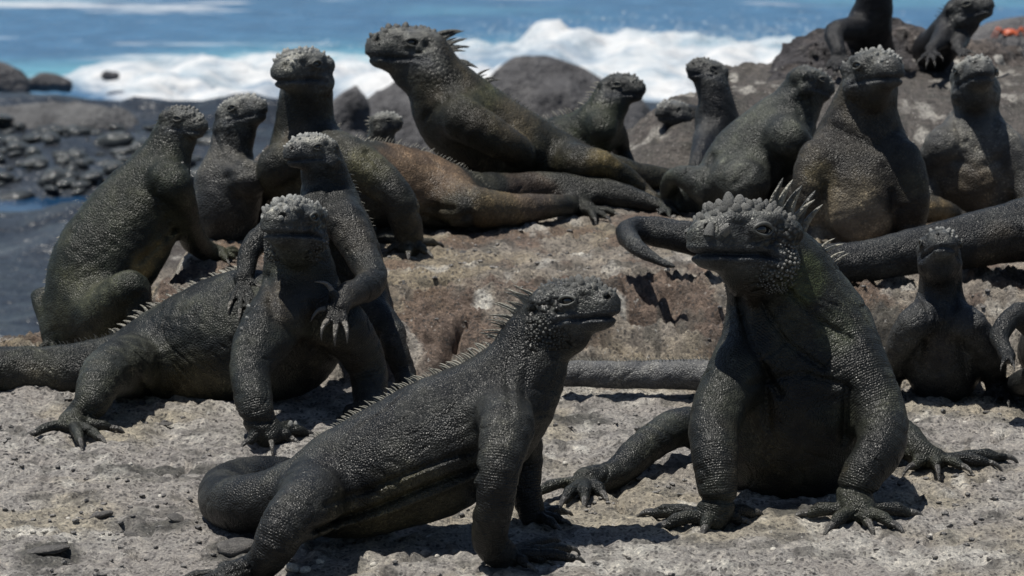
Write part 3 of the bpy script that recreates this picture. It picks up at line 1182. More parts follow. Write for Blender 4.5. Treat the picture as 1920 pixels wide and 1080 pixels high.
        if cr.get('each'):
            for me_, loc, Rm, sc in items:
                place('spine', me_, loc, Rm, sc, root, org)
        else:
            joined('dorsal_crest', items, M_SPINED if cr.get('dark') else M_SPINE, root, org)
    # crown of horny scales
    if H and crown:
        items = []
        n = crown['n']
        me_ = CROWND if crown.get('dark') else CROWN
        upw = Vector(wdir(R[2]))
        fw = Vector(wdir(R[0]))
        tries = 0
        taken = []
        while len(items) < n and tries < n * 12:
            tries += 1
            hx = rng.uniform(-0.36, 0.46)
            hy = rng.uniform(-0.27, 0.27) * (1.0 if hx < 0.2 else 0.7)
            size = crown.get('size', 0.05) * (1.0 if hx > 0.0 else 0.75) * rng.uniform(0.6, 1.25)
            if abs(hy) < 0.17 and 0.0 < hx < 0.36:
                size *= 1.35
            if any((hx - a) ** 2 + (hy - b_) ** 2 < ((size + s_) * 0.52) ** 2 for a, b_, s_ in taken):
                continue
            o = Vector(cam2world(hc + (np.array([hx * 0.8, hy * 0.8, 0.9]) * Lh) @ R))
            dv = Vector(wdir(np.array([hx * 0.2, hy * 0.35, -0.8]) @ R))
            loc, nor, idx, dist = bvh.ray_cast(o, dv.normalized())
            if loc is None:
                continue
            if nor.dot(dv) > 0:
                nor = -nor
            if (nor.dot(upw) < 0.45 and hx < 0.3) or (abs(hy) > 0.19 and -0.1 < hx < 0.16):
                continue
            taken.append((hx, hy, size))
            sc = size * Lh
            zd = nor + fw * rng.uniform(-0.35, 0.25) + upw * 0.3
            items.append((me_, loc, frame_z(zd, fw), (sc, sc, sc * rng.uniform(0.55, 1.1) * crown.get('tall', 1.0))))
        if single:
            for m_, loc, Rm, sc in items:
                place('crown_scale', m_, loc, Rm, sc, root, org)
        else:
            joined('crown_scales', items, M_CROWND if crown.get('dark') else M_CROWN, root, org)
    # pebbly cheek scales
    if H and single:
        items = []
        lf = np.array([0, 1.0, 0])
        for s in (-1, 1):
            got = []
            for _ in range(700):
                hx, hz = rng.uniform(-0.48, 0.02), rng.uniform(-0.42, -0.02)
                if hz > -0.16 and hx > -0.16:
                    continue
                sz = 0.0165 * (1.3 - 1.15 * math.hypot(hx + 0.25, hz + 0.19) / 0.3) * rng.uniform(0.75, 1.3)
                if sz < 0.006 or any((hx - a) ** 2 + (hz - b_) ** 2 < ((sz + s_) * 0.95) ** 2 for a, b_, s_ in got):
                    continue
                o = Vector(cam2world(hc + (np.array([hx, s * 0.9, hz]) * Lh) @ R))
                dv = Vector(wdir(np.array([0, -s, 0.0]) @ R))
                loc, nor, idx, dist = bvh.ray_cast(o, dv)
                if loc is None:
                    continue
                if nor.dot(dv) > 0:
                    nor = -nor
                got.append((hx, hz, sz))
                sc = sz * Lh * 1.5
                items.append((CROWND, loc, frame_z(nor, Vector(wdir(R[0]))), (sc, sc, sc * 0.62)))
        joined('cheek_scales', items, M_CROWND, root, org)
    return root

# ------------------------------------------------------------------ the animals, nearest first
# trunk / limb nodes: pixel x, pixel y, depth offset in cm from D, radius in pixels
FINE = 0.00128
A = iguana('large dark male iguana at right front, head turned left, tall pale nape spines', 3.15,
    trunk=[(1425, 468, 0, 84), (1476, 548, 2, 106), (1500, 635, 4, 124), (1496, 725, 4, 143), (1478, 820, 5, 140), (1480, 850, 10, 112),
           (1480, 820, 20, 82), (1430, 770, 30, 48), (1340, 708, 38, 31), (1200, 703, 40, 27), (1060, 702, 41, 24), (930, 715, 42, 18), (830, 735, 42, 11)],
    head=dict(c=(1388, 452, -4), L=230, yaw=-54, pitch=3, face=1.15),
    limbs=[
        dict(k=0.85, p=[(1428, 630, 1, 70), (1378, 705, -3, 66), (1342, 785, -7, 58), (1340, 850, -11, 52), (1345, 905, -13, 45), (1346, 938, -14, 41)], palm=(1335, 968), rp=34, rt=15, claw=46,
             toes=[(1226, 962), (1252, 984), (1322, 990), (1383, 975), (1408, 962)]),
        dict(k=0.85, p=[(1565, 625, 2, 70), (1612, 700, -2, 68), (1648, 775, -5, 60), (1652, 835, -9, 54), (1620, 885, -12, 48), (1603, 928, -14, 42)], palm=(1608, 958), rp=34, rt=15, claw=46,
             toes=[(1520, 962), (1563, 984), (1626, 978), (1670, 982), (1702, 962)]),
        dict(p=[(1430, 850, 14, 66), (1290, 800, 12, 44), (1215, 835, 6, 40), (1155, 888, 1, 33)], palm=(1100, 903), rp=28, rt=14, claw=42,
             toes=[(1012, 922), (1060, 936), (1096, 936), (1128, 925)]),
        dict(p=[(1600, 840, 14, 64), (1685, 820, 12, 44), (1720, 845, 8, 32)], palm=(1752, 862), rp=24, rt=13, claw=38,
             toes=[(1716, 872), (1757, 876), (1800, 874), (1848, 868), (1882, 858)]),
    ],
    vox=FINE, single=True, salt=0.35, seed=1,
    base=(0.030, 0.033, 0.031), tint=(0.046, 0.050, 0.040),
    marks=[((1470, 850, -8, 130), (0.052, 0.042, 0.026), 0.75), ((1400, 570, -8, 60), (0.05, 0.038, 0.025), 0.6),
           ((1500, 520, -2, 60), (0.055, 0.068, 0.03), 0.6), ((1560, 620, 0, 50), (0.045, 0.052, 0.034), 0.5), ((1290, 705, 39, 90), (0.12, 0.122, 0.124), 0.7, 1.0), ((1180, 705, 40, 90), (0.125, 0.127, 0.128), 0.7, 1.0), ((1080, 705, 41, 80), (0.12, 0.122, 0.124), 0.7, 1.0)],
    grooves=[([(1385, 560), (1400, 640), (1460, 740)], 9, 7, 3), ([(1430, 690), (1440, 800)], 9, 9, 0), ([(1585, 730), (1580, 830)], 9, 9, 0), ([(1420, 560), (1470, 640), (1540, 690)], 6, 6, 3), ([(1470, 540), (1530, 600), (1600, 640)], 5, 6, 3), ([(1400, 720), (1500, 700), (1580, 720)], 5, 7, 2),
             ([(1295, 925), (1395, 930)], 5, 5, -4), ([(1560, 905), (1650, 925)], 5, 5, -4), ([(1480, 545), (1440, 600)], 3, 6, 3)],
    crests=[dict(path=[(1452, 362, -2), (1490, 374, -1), (1526, 412, 0)], n=8, len=(58, 84), each=True, lean=-0.4, wide=1.2, mixd=0.3, var=0.7),
            dict(path=[(1550, 455, 1), (1572, 490, 2)], n=4, len=(48, 40), each=True, lean=0.1, wide=1.1),
            dict(path=[(1350, 676, 38), (1060, 676, 41), (930, 690, 42)], n=64, len=(15, 11), lean=0.2)],
    crown=dict(n=95, size=0.062, tall=1.15, dark=True))

B = iguana('dark iguana in the centre foreground facing right with fanned neck spines', 3.0,
    trunk=[(1045, 590, 0, 56), (1005, 640, 1, 66), (978, 705, 1, 82), (918, 775, 1, 108), (820, 838, 1, 128), (722, 880, 1, 118), (645, 908, 1, 102),
           (585, 925, 1, 78), (520, 935, 2, 60), (455, 945, 4, 54), (420, 938, 9, 48), (432, 908, 17, 44), (510, 892, 22, 38), (600, 905, 25, 28), (700, 930, 26, 16)],
    head=dict(c=(1078, 580, 0), L=174, yaw=70, pitch=7, face=1.1),
    limbs=[
        dict(p=[(950, 800, -7, 56), (935, 880, -11, 49), (925, 960, -12, 43), (918, 1015, -12, 39)], palm=(945, 1043), rp=30, rt=13, claw=34,
             toes=[(1072, 1046), (1066, 1030), (1040, 1016), (1015, 1050), (985, 1058)]),
        dict(p=[(975, 840, 7, 46), (985, 920, 9, 36)], palm=(1000, 968), rp=24, rt=12, claw=30, toes=[(1058, 962), (1052, 976), (1040, 986), (1030, 955)]),
        dict(p=[(575, 950, -7, 66), (535, 985, -12, 56), (508, 1035, -14, 44), (480, 1066, -14, 36)], palm=(430, 1078), rp=28, rt=12, claw=34,
             toes=[(350, 1085), (365, 1100), (400, 1110)]),
    ],
    vox=FINE, single=True, salt=0.2, seed=2,
    base=(0.030, 0.032, 0.032), tint=(0.048, 0.05, 0.046),
    marks=[((790, 965, -5, 120), (0.062, 0.058, 0.036), 0.7), ((660, 990, -5, 80), (0.06, 0.055, 0.036), 0.6)],
    grooves=[([(600, 980), (700, 950), (800, 908), (895, 872)], 14, 6, 1), ([(690, 915), (800, 872), (885, 842)], 8, 6, 1), ([(640, 985), (720, 962), (820, 922), (890, 892)], -8, 6, 1), ([(620, 935), (700, 915)], 6, 6, 1), ([(760, 895), (860, 855)], -5, 6, 1),
             ([(880, 850), (885, 930)], 8, 10, 1), ([(965, 640), (950, 700), (960, 770)], 4, 8, 1),
             ([(990, 670), (980, 760)], 3, 8, 1), ([(1060, 680), (1020, 760)], 3, 6, 1)],
    crests=[dict(path=[(1000, 545, 0), (960, 590, 1), (938, 640, 1)], n=24, len=(48, 52), each=True, lean=0.25, wide=0.62, bump=1),
            dict(path=[(925, 655, 1), (860, 680, 1), (760, 730, 1), (660, 785, 1), (590, 840, 1)], n=74, len=(22, 12), lean=0.35, wide=1.2),
            dict(path=[(545, 850, 22), (470, 852, 20), (410, 890, 13)], n=30, len=(5, 5), lean=0.3, dark=True)],
    crown=dict(n=60, size=0.055, tall=1.15, dark=True))

C = iguana('large dark iguana at left front, pale crusted head facing the camera', 3.45,
    trunk=[(552, 450, 3, 56), (562, 520, 4, 70), (560, 590, 6, 84), (535, 635, 9, 108), (455, 632, 12, 126), (345, 665, 15, 106), (255, 690, 16, 78),
           (190, 695, 16, 60), (100, 697, 16, 50), (0, 697, 15, 46), (-130, 700, 12, 40), (-270, 705, 10, 28), (-390, 712, 8, 14)],
    head=dict(c=(545, 422, -1), L=160, yaw=-24, pitch=2, smile=0.05, face=1.5),
    limbs=[
        dict(p=[(500, 625, -2, 60), (468, 690, -6, 50), (478, 755, -10, 41), (488, 792, -11, 36)], palm=(505, 812), rp=30, rt=13, claw=36,
             toes=[(470, 826), (508, 826), (540, 822), (570, 812), (552, 802)]),
        dict(p=[(640, 610, 3, 54), (685, 680, 3, 45), (692, 735, 0, 38)], palm=(690, 765), rp=28, rt=12, claw=30, toes=[(650, 775), (680, 785), (715, 780)]),
        dict(p=[(225, 690, 6, 60), (190, 712, -3, 52), (172, 755, -8, 38), (146, 782, -10, 32)], palm=(135, 796), rp=27, rt=12, claw=36,
             toes=[(66, 812), (150, 826), (185, 820), (208, 803)]),
    ],
    vox=FINE, single=True, salt=1.0, seed=3,
    base=(0.036, 0.040, 0.037), tint=(0.058, 0.062, 0.05),
    marks=[((350, 760, 8, 110), (0.085, 0.075, 0.045), 0.75), ((560, 560, -2, 70), (0.045, 0.038, 0.028), 0.7), ((600, 680, 4, 80), (0.045, 0.038, 0.028), 0.7),
           ((60, 735, 10, 80), (0.065, 0.06, 0.045), 0.6)],
    grooves=[([(500, 520), (520, 600), (580, 650)], 6, 9, 8), ([(430, 640), (440, 730)], 6, 10, 10), ([(245, 700), (255, 760)], 8, 9, 12), ([(455, 780), (520, 785)], 4, 5, -4)],
    crests=[dict(path=[(452, 486, 14), (400, 525, 15), (330, 578, 16), (228, 645, 16)], n=48, len=(28, 19), each=True, lean=0.15, wide=1.7),
            dict(path=[(222, 650, 16), (120, 652, 16), (0, 655, 15)], n=34, len=(12, 8), lean=0.3, dark=True),
            dict(path=[(600, 395, 3), (575, 372, 3)], n=6, len=(22, 26), each=True, lean=0.1, wide=0.7)],
    crown=dict(n=100, size=0.056, tall=1.1))

D_ = iguana('young iguana climbing onto the back of the pale-headed iguana', 3.6,
    trunk=[(602, 296, 0, 38), (612, 345, 1, 48), (622, 405, 2, 62), (645, 475, 3, 68), (665, 545, 4, 64), (690, 605, 5, 52), (722, 655, 7, 36), (750, 720, 8, 24), (790, 770, 8, 14)],
    head=dict(c=(582, 286, -1), L=108, yaw=-58, pitch=-3, face=1.4),
    limbs=[
        dict(p=[(575, 400, -2, 34), (500, 440, -4, 29), (468, 470, -5, 24), (462, 505, -6, 21)], palm=(456, 522, -6.8), rp=18, rt=8, claw=26,
             toes=[(434, 566, -8.6), (450, 582, -9.4), (466, 580, -9.4), (478, 566, -9), (482, 535, -7.6)]),
        dict(p=[(650, 420, -3, 44), (680, 480, -5, 38), (697, 528, -8, 34), (662, 548, -12, 31), (642, 562, -14, 27)], palm=(636, 578, -15.0), rp=20, rt=10, claw=34,
             toes=[(612, 580, -15.6), (614, 602, -16.2), (630, 612, -16.6), (646, 606, -16.4), (622, 548, -15.4)]),
        dict(p=[(695, 590, 2, 42), (735, 620, -1, 30), (738, 648, -3, 29), (758, 695, -4, 26)], palm=(762, 725), rp=20, rt=8, claw=20, toes=[(790, 735), (780, 745)]),
    ],
    vox=0.0017, salt=0.75, seed=4, clawpale=True,
    base=(0.034, 0.037, 0.036), tint=(0.055, 0.053, 0.047), marks=[((580, 300, 0, 60), (0.06, 0.066, 0.072), 0.4)],
    grooves=[([(600, 330), (640, 350)], 3, 6, 3), ([(628, 520), (670, 522)], 4, 6, -6)],
    crests=[dict(path=[(635, 290, 1), (655, 340, 2), (680, 430, 3)], n=22, len=(13, 8), lean=0.4)],
    crown=dict(n=60, size=0.05))

E_ = iguana('big greenish iguana at far left sitting upright with pale back ridge and tan belly fold', 3.78,
    trunk=[(335, 240, 0, 40), (312, 292, 0, 47), (284, 350, 0, 68), (240, 425, 0, 92), (190, 505, 0, 98), (168, 580, 0, 84), (172, 640, 1, 66), (230, 675, 5, 38), (330, 690, 9, 26), (450, 700, 12, 16)],
    head=dict(c=(346, 232, -1), L=98, yaw=62, pitch=-6),
    limbs=[
        dict(p=[(325, 345, -4, 40), (345, 405, -6, 33), (365, 452, -7, 28), (392, 472, -8, 22)], palm=(412, 478), rp=18, rt=8, claw=18,
             toes=[(442, 468), (448, 476), (440, 484), (425, 488)]),
        dict(p=[(330, 350, 5, 34), (350, 420, 6, 24)], palm=(380, 462), rp=16, rt=7, claw=14, toes=[(400, 460), (405, 465)]),
        dict(p=[(200, 590, -5, 62), (235, 545, -9, 44), (252, 545, -9, 36), (262, 600, -9, 28)], palm=(255, 640, -9), rp=22, rt=8, claw=14, toes=[(285, 645, -11), (275, 650, -12)]),
        dict(p=[(130, 600, 3, 44), (76, 556, 2, 21), (86, 605, 0, 16)], palm=(95, 645, -1), rp=14, rt=7, claw=14, toes=[(75, 652, -2), (100, 655, -3)]),
    ],
    vox=0.0024, salt=0.3, seed=5, cast=(1.0, 1.0, 0.97),
    base=(0.042, 0.050, 0.042), tint=(0.066, 0.072, 0.054),
    marks=[((325, 445, -5, 34), (0.19, 0.15, 0.075), 0.9), ((300, 470, -5, 34), (0.19, 0.15, 0.075), 0.9), ((272, 498, -5, 34), (0.19, 0.15, 0.075), 0.9),
           ((346, 232, -1, 60), (0.08, 0.085, 0.09), 0.4)],
    grooves=[([(268, 492), (300, 462), (330, 430)], 7, 5, 3), ([(290, 455), (320, 425)], 5, 5, 3), ([(300, 435), (320, 410)], 4, 5, 3), ([(190, 550), (215, 535)], 4, 5, 0)],
    crests=[dict(path=[(295, 210, 1), (262, 290, 1), (190, 370, 1), (130, 445, 1)], n=30, len=(15, 11), lean=0.4, dark=True),
            dict(path=[(128, 450, 1), (98, 510, 1), (88, 570, 1), (100, 640, 1)], n=44, len=(12, 9), lean=0.3)],
    crown=dict(n=50, size=0.05, dark=True))

F_ = iguana('grey iguana beside the sitting green one, chin raised to the right', 3.98,
    trunk=[(442, 230, 0, 42), (432, 285, 0, 42), (430, 335, 0, 58), (425, 385, 0, 62), (425, 420, 3, 56), (440, 425, 12, 40), (470, 420, 22, 20)],
    head=dict(c=(458, 214, -1), L=108, yaw=50, pitch=16, face=1.5),
    limbs=[dict(p=[(470, 335, -4, 36), (455, 380, -6, 26), (420, 400, -8, 20)], palm=(398, 425), rp=16, rt=7, claw=14, toes=[(375, 432), (385, 438), (405, 440)]),
           dict(p=[(395, 340, 0, 32), (385, 395, -3, 24)], palm=(385, 420), rp=16, rt=7, claw=14, toes=[(370, 425), (380, 432)])],
    vox=0.0026, salt=0.9, seed=6, base=(0.085, 0.087, 0.085), tint=(0.105, 0.104, 0.096),
    grooves=[([(405, 255), (420, 300), (470, 320)], 6, 6, 3), ([(415, 250), (440, 285), (480, 300)], 4, 5, 3), ([(430, 335), (470, 325)], 4, 6, 0)],
    crests=[dict(path=[(412, 195, 1), (395, 270, 2), (375, 350, 3)], n=26, len=(12, 12), lean=0.3, dark=True)],
    crown=dict(n=50, size=0.055))

G_ = iguana('tall iguana left of centre with pale face and rust orange flank stretched right', 3.93,
    trunk=[(575, 165, 1, 50), (572, 230, 2, 56), (578, 300, 3, 76), (605, 350, 4, 88), (690, 345, 9, 82), (780, 355, 12, 74), (865, 370, 16, 54), (935, 362, 20, 38),
           (1010, 352, 23, 30), (1100, 355, 24, 27), (1170, 368, 23, 23), (1240, 388, 22, 13)],
    head=dict(c=(562, 134, -1), L=138, yaw=-36, pitch=-2, face=2.2),
    limbs=[
        dict(p=[(650, 300, -2, 52), (715, 340, -5, 44), (748, 380, -7, 39), (762, 420, -8, 35), (766, 443, -9, 32)], palm=(766, 459), rp=25, rt=10, claw=28,
             toes=[(712, 450), (728, 470), (766, 476), (797, 472), (818, 458)]),
        dict(p=[(520, 310, -2, 40), (492, 370, -4, 30)], palm=(480, 430), rp=20, rt=8, claw=18, toes=[(450, 440), (470, 445)]),
        dict(p=[(880, 388, 8, 46), (945, 393, 6, 38), (1010, 389, 4, 30), (1055, 385, 2, 24), (1078, 387, 1, 21)], palm=(1102, 393), rp=17, k=0.9, rt=8, claw=20,
             toes=[(1150, 400), (1138, 408), (1115, 410)]),
    ],
    vox=0.0024, salt=0.75, seed=7,
    base=(0.046, 0.049, 0.044), tint=(0.07, 0.07, 0.055),
    marks=[((780, 325, 9, 105), (0.135, 0.09, 0.056), 0.65, 0.9), ((860, 345, 10, 80), (0.125, 0.088, 0.058), 0.6, 0.9), ((710, 320, 7, 60), (0.12, 0.085, 0.055), 0.6, 0.9), ((1000, 360, 20, 70), (0.10, 0.07, 0.05), 0.5, 0.9), ((950, 388, 6, 70), (0.13, 0.095, 0.05), 0.6),
           ((800, 415, 4, 60), (0.15, 0.13, 0.09), 0.6), ((1010, 365, 12, 60), (0.085, 0.065, 0.05), 0.6), ((690, 310, -4, 50), (0.085, 0.082, 0.045), 0.6),
           ((560, 260, -4, 45), (0.06, 0.05, 0.038), 0.6)],
    grooves=[([(690, 290), (735, 345)], 6, 7, 6), ([(790, 400), (830, 415), (880, 400)], 5, 6, 10), ([(800, 385), (850, 390)], 4, 6, 10), ([(880, 350), (885, 420)], 5, 8, 12)],
    crests=[dict(path=[(640, 232, 4), (700, 258, 8), (790, 278, 12), (880, 315, 14), (940, 332, 14)], n=52, len=(19, 9), lean=0.3),
            dict(path=[(615, 110, 2), (625, 160, 3), (630, 215, 4)], n=14, len=(10, 8), lean=0.4, dark=True)],
    crown=dict(n=64, size=0.045))

H_ = iguana('big iguana behind the centre facing left with tall black neck spines', 4.2,
    trunk=[(795, 105, 0, 50), (825, 160, 0, 62), (868, 222, 1, 84), (940, 268, 2, 82), (1015, 292, 3, 62), (1080, 308, 4, 44), (1130, 318, 5, 34), (1200, 330, 8, 25), (1290, 338, 11, 16)],
    head=dict(c=(757, 96, 0), L=150, yaw=-66, pitch=6, face=1.5),
    limbs=[
        dict(p=[(870, 225, -5, 46), (935, 262, -8, 40), (975, 290, -9, 34), (955, 330, -9, 28)], palm=(940, 372), rp=20, rt=9, claw=18, toes=[(915, 380), (935, 385)]),
        dict(p=[(1085, 305, -2, 38), (1130, 308, -5, 30), (1180, 338, -6, 24), (1206, 360, -7, 19)], palm=(1222, 376), rp=17, rt=8, claw=14,
             toes=[(1214, 388), (1232, 392), (1250, 390), (1262, 380)]),
    ],
    vox=0.0025, salt=0.25, seed=8, cast=(1.0, 1.0, 0.95),
    base=(0.048, 0.048, 0.038), tint=(0.068, 0.06, 0.045),
    marks=[((900, 190, 0, 50), (0.055, 0.062, 0.038), 0.5), ((960, 230, -1, 60), (0.07, 0.06, 0.045), 0.5), ((757, 100, 0, 80), (0.075, 0.08, 0.084), 0.4), ((1130, 310, -4, 40), (0.10, 0.08, 0.04), 0.7)],
    grooves=[([(840, 190), (800, 220)], 4, 6, 3)],
    crests=[dict(path=[(822, 62, 1), (848, 95, 1)], n=11, len=(46, 40), each=True, lean=0.3, dark=True, wide=1.0),
            dict(path=[(862, 112, 1), (868, 122, 1)], n=3, len=(38, 34), each=True, lean=0.5, dark=True, wide=1.3),
            dict(path=[(895, 142, 1), (912, 156, 1)], n=4, len=(24, 24), each=True, lean=0.4, dark=True, wide=1.2),
            dict(path=[(930, 170, 1), (1000, 215, 2), (1060, 262, 3), (1100, 292, 4)], n=24, len=(12, 8), lean=0.4, dark=True)],
    crown=dict(n=44, size=0.05, dark=True))

I_ = iguana('small pale head peeping over the orange iguana, turned away', 4.36,
    trunk=[(716, 240, 0, 22), (714, 280, 1, 30), (722, 340, 3, 38), (740, 390, 8, 34), (760, 410, 20, 16)],
    head=dict(c=(724, 231, 0), L=66, yaw=100, pitch=5), limbs=[], vox=0.003, salt=0.9, seed=9, base=(0.14, 0.14, 0.12), tint=(0.17, 0.165, 0.14),
    crests=[dict(path=[(696, 222, 0), (690, 250, 1)], n=6, len=(12, 10), lean=0.3)], crown=dict(n=30, size=0.06))

J_ = iguana('dark iguana behind the tail group facing right before the grey mound', 4.4,
    trunk=[(1148, 180, 0, 34), (1128, 220, 0, 42), (1100, 256, 1, 52), (1050, 268, 3, 50), (990, 280, 6, 42), (930, 300, 9, 28)],
    head=dict(c=(1167, 168, 0), L=92, yaw=64, pitch=0),
    limbs=[dict(p=[(1130, 240, -3, 30), (1120, 285, -5, 20)], palm=(1118, 322), rp=15, rt=7, claw=12, toes=[(1135, 328), (1128, 334)]),
           dict(p=[(1150, 250, 2, 28), (1165, 280, 0, 20)], palm=(1180, 310), rp=14, rt=6, claw=12, toes=[(1200, 312), (1195, 318)])],
    vox=0.0026, salt=0.25, seed=10, base=(0.036, 0.042, 0.034), tint=(0.052, 0.06, 0.042),
    crests=[dict(path=[(1118, 150, 0), (1100, 185, 0), (1085, 215, 1)], n=11, len=(16, 14), lean=0.2),
            dict(path=[(1078, 222, 1), (1030, 235, 3), (990, 245, 5)], n=16, len=(16, 13), lean=0.2)],
    crown=dict(n=40, size=0.05, dark=True))

K_ = iguana('slim dark iguana facing left against the white surf', 4.45,
    trunk=[(1332, 150, 0, 32), (1342, 190, 0, 33), (1346, 235, 1, 44), (1370, 285, 2, 48), (1430, 310, 5, 44), (1500, 320, 9, 28)],
    head=dict(c=(1324, 137, 0), L=84, yaw=-62, pitch=14),
    limbs=[dict(p=[(1325, 260, -2, 28), (1310, 300, -4, 20)], palm=(1300, 330), rp=14, rt=6, claw=12, toes=[(1285, 335), (1298, 340)])],
    vox=0.0026, salt=0.2, seed=11, base=(0.04, 0.044, 0.05), tint=(0.055, 0.058, 0.06),
    crests=[dict(path=[(1360, 125, 1), (1378, 165, 1), (1385, 200, 1)], n=14, len=(16, 13), lean=0.1, dark=True)],
    crown=dict(n=36, size=0.05, dark=True))

U_ = iguana('low lying iguana with crusted head between the two upright ones at the back', 4.56,
    trunk=[(1272, 218, 0, 24), (1300, 228, 2, 30), (1345, 240, 4, 34), (1410, 250, 8, 26), (1480, 260, 13, 14)],
    head=dict(c=(1258, 212, 0), L=74, yaw=-50, pitch=0), limbs=[], vox=0.003, salt=0.6, seed=12, base=(0.055, 0.055, 0.055), tint=(0.08, 0.076, 0.07),
    crests=[dict(path=[(1270, 186, 0), (1330, 205, 3)], n=9, len=(9, 8), lean=0.2, dark=True)], crown=dict(n=30, size=0.06))

L_ = iguana('grey green iguana seen from behind climbing right toward the boulder', 4.12,
    trunk=[(1508, 170, 0, 42), (1484, 212, 0, 52), (1450, 262, 0, 74), (1400, 308, 0, 76), (1355, 345, 0, 56), (1300, 375, 3, 34), (1240, 385, 9, 24), (1180, 385, 16, 16)],
    head=dict(c=(1522, 158, -1), L=98, yaw=118, pitch=-12),
    limbs=[
        dict(p=[(1330, 350, -3, 40), (1275, 330, -5, 23), (1255, 345, -6, 19), (1252, 375, -7, 17)], palm=(1250, 392), rp=14, rt=7, claw=12, toes=[(1238, 400), (1255, 404), (1268, 398)]),
        dict(p=[(1395, 345, -5, 52), (1360, 330, -8, 40), (1345, 365, -9, 28)], palm=(1335, 400), rp=18, rt=8, claw=12, toes=[(1315, 408), (1335, 410)]),
        dict(p=[(1480, 260, -5, 40), (1515, 310, -6, 28), (1500, 350, -8, 22)], palm=(1490, 390), rp=16, rt=7, claw=12, toes=[(1480, 398), (1500, 398)]),
    ],
    vox=0.0026, salt=0.2, seed=13, base=(0.082, 0.090, 0.082), tint=(0.095, 0.104, 0.085),
    grooves=[([(1335, 295), (1318, 340), (1328, 385)], 7, 6, 0), ([(1400, 320), (1370, 350)], 5, 6, -2), ([(1490, 190), (1500, 240)], 4, 5, 0), ([(1510, 180), (1512, 235)], 4, 5, 0)],
    crests=[dict(path=[(1475, 130, 2), (1440, 195, 2), (1385, 240, 2), (1330, 300, 2)], n=30, len=(8, 7), lean=0.4, dark=True)], crown=dict(n=24, size=0.045, dark=True))

M_ = iguana('heavy iguana sitting upright at right with crusted face and bare tan belly', 3.94,
    trunk=[(1630, 165, 2, 54), (1618, 220, 3, 66), (1612, 290, 4, 94), (1612, 360, 4, 112), (1608, 385, 6, 108), (1625, 385, 16, 92), (1660, 375, 26, 58), (1720, 370, 34, 30)],
    head=dict(c=(1642, 137, -1), L=140, yaw=30, pitch=6, face=1.6),
    limbs=[
        dict(p=[(1690, 300, 1, 42), (1715, 370, -3, 34), (1712, 420, -5, 28)], palm=(1718, 452), rp=20, rt=8, claw=16, toes=[(1700, 462), (1725, 464), (1740, 458)]),
        dict(p=[(1535, 300, 1, 44), (1515, 370, -3, 36), (1525, 420, -5, 28)], palm=(1530, 450), rp=20, rt=8, claw=16, toes=[(1510, 460), (1535, 464), (1555, 460)]),
        dict(p=[(1690, 395, 9, 40), (1755, 392, 7, 28), (1788, 402, 6, 20)], palm=(1808, 412), rp=15, rt=7, claw=14, toes=[(1840, 412), (1832, 418)]),
        dict(p=[(1540, 390, 9, 38), (1450, 358, 8, 24), (1420, 366, 7, 18)], palm=(1410, 385), rp=14, rt=7, claw=12, toes=[(1395, 392), (1408, 396)]),
    ],
    vox=0.0024, salt=0.95, seed=14, base=(0.052, 0.048, 0.042), tint=(0.072, 0.065, 0.052),
    marks=[((1605, 420, -6, 95), (0.27, 0.23, 0.165), 0.9), ((1610, 350, -8, 70), (0.2, 0.17, 0.12), 0.6), ((1620, 290, -5, 90), (0.03, 0.028, 0.024), 0.7), ((1780, 400, 6, 50), (0.20, 0.15, 0.08), 0.8), ((1440, 360, 8, 40), (0.17, 0.12, 0.06), 0.8),  # dark upper-chest mark is shade put into the colour; belly is tan skin
           ((1540, 330, -3, 40), (0.095, 0.08, 0.045), 0.6), ((1715, 340, -3, 40), (0.09, 0.08, 0.05), 0.6)],
    grooves=[([(1545, 350), (1550, 430), (1590, 460)], 6, 6, 2), ([(1670, 360), (1680, 440)], 6, 6, 2), ([(1565, 240), (1640, 280), (1680, 240)], 5, 8, 3)],
    crests=[], crown=dict(n=70, size=0.05, tall=1.1))

N_ = iguana('upright iguana at far right with raised chin and pale grey collar', 4.15,
    trunk=[(1830, 170, 2, 46), (1828, 220, 2, 48), (1826, 285, 3, 78), (1826, 345, 4, 94), (1828, 385, 8, 90), (1850, 385, 18, 60), (1900, 380, 28, 30)],
    head=dict(c=(1830, 146, -1), L=124, yaw=6, pitch=16, face=1.4),
    limbs=[dict(p=[(1765, 275, 0, 38), (1742, 330, -3, 30)], palm=(1735, 385), rp=18, rt=7, claw=14, toes=[(1720, 395), (1745, 398)]),
           dict(p=[(1885, 275, 0, 38), (1915, 335, -3, 32)], palm=(1930, 390), rp=18, rt=7, claw=14, toes=[(1915, 398), (1945, 398)])],
    vox=0.0026, salt=0.9, seed=15, base=(0.15, 0.152, 0.145), tint=(0.17, 0.168, 0.155),
    marks=[((1830, 215, -6, 48), (0.03, 0.03, 0.03), 0.85), ((1828, 350, -6, 85), (0.085, 0.068, 0.046), 0.8)],  # dark throat mark: shade below the chin painted into the skin
    grooves=[([(1788, 200), (1800, 270)], 5, 6, 3), ([(1868, 200), (1862, 260)], 5, 6, 3), ([(1790, 300), (1830, 320), (1870, 300)], 4, 8, 3)],
    crests=[], crown=dict(n=44, size=0.05))

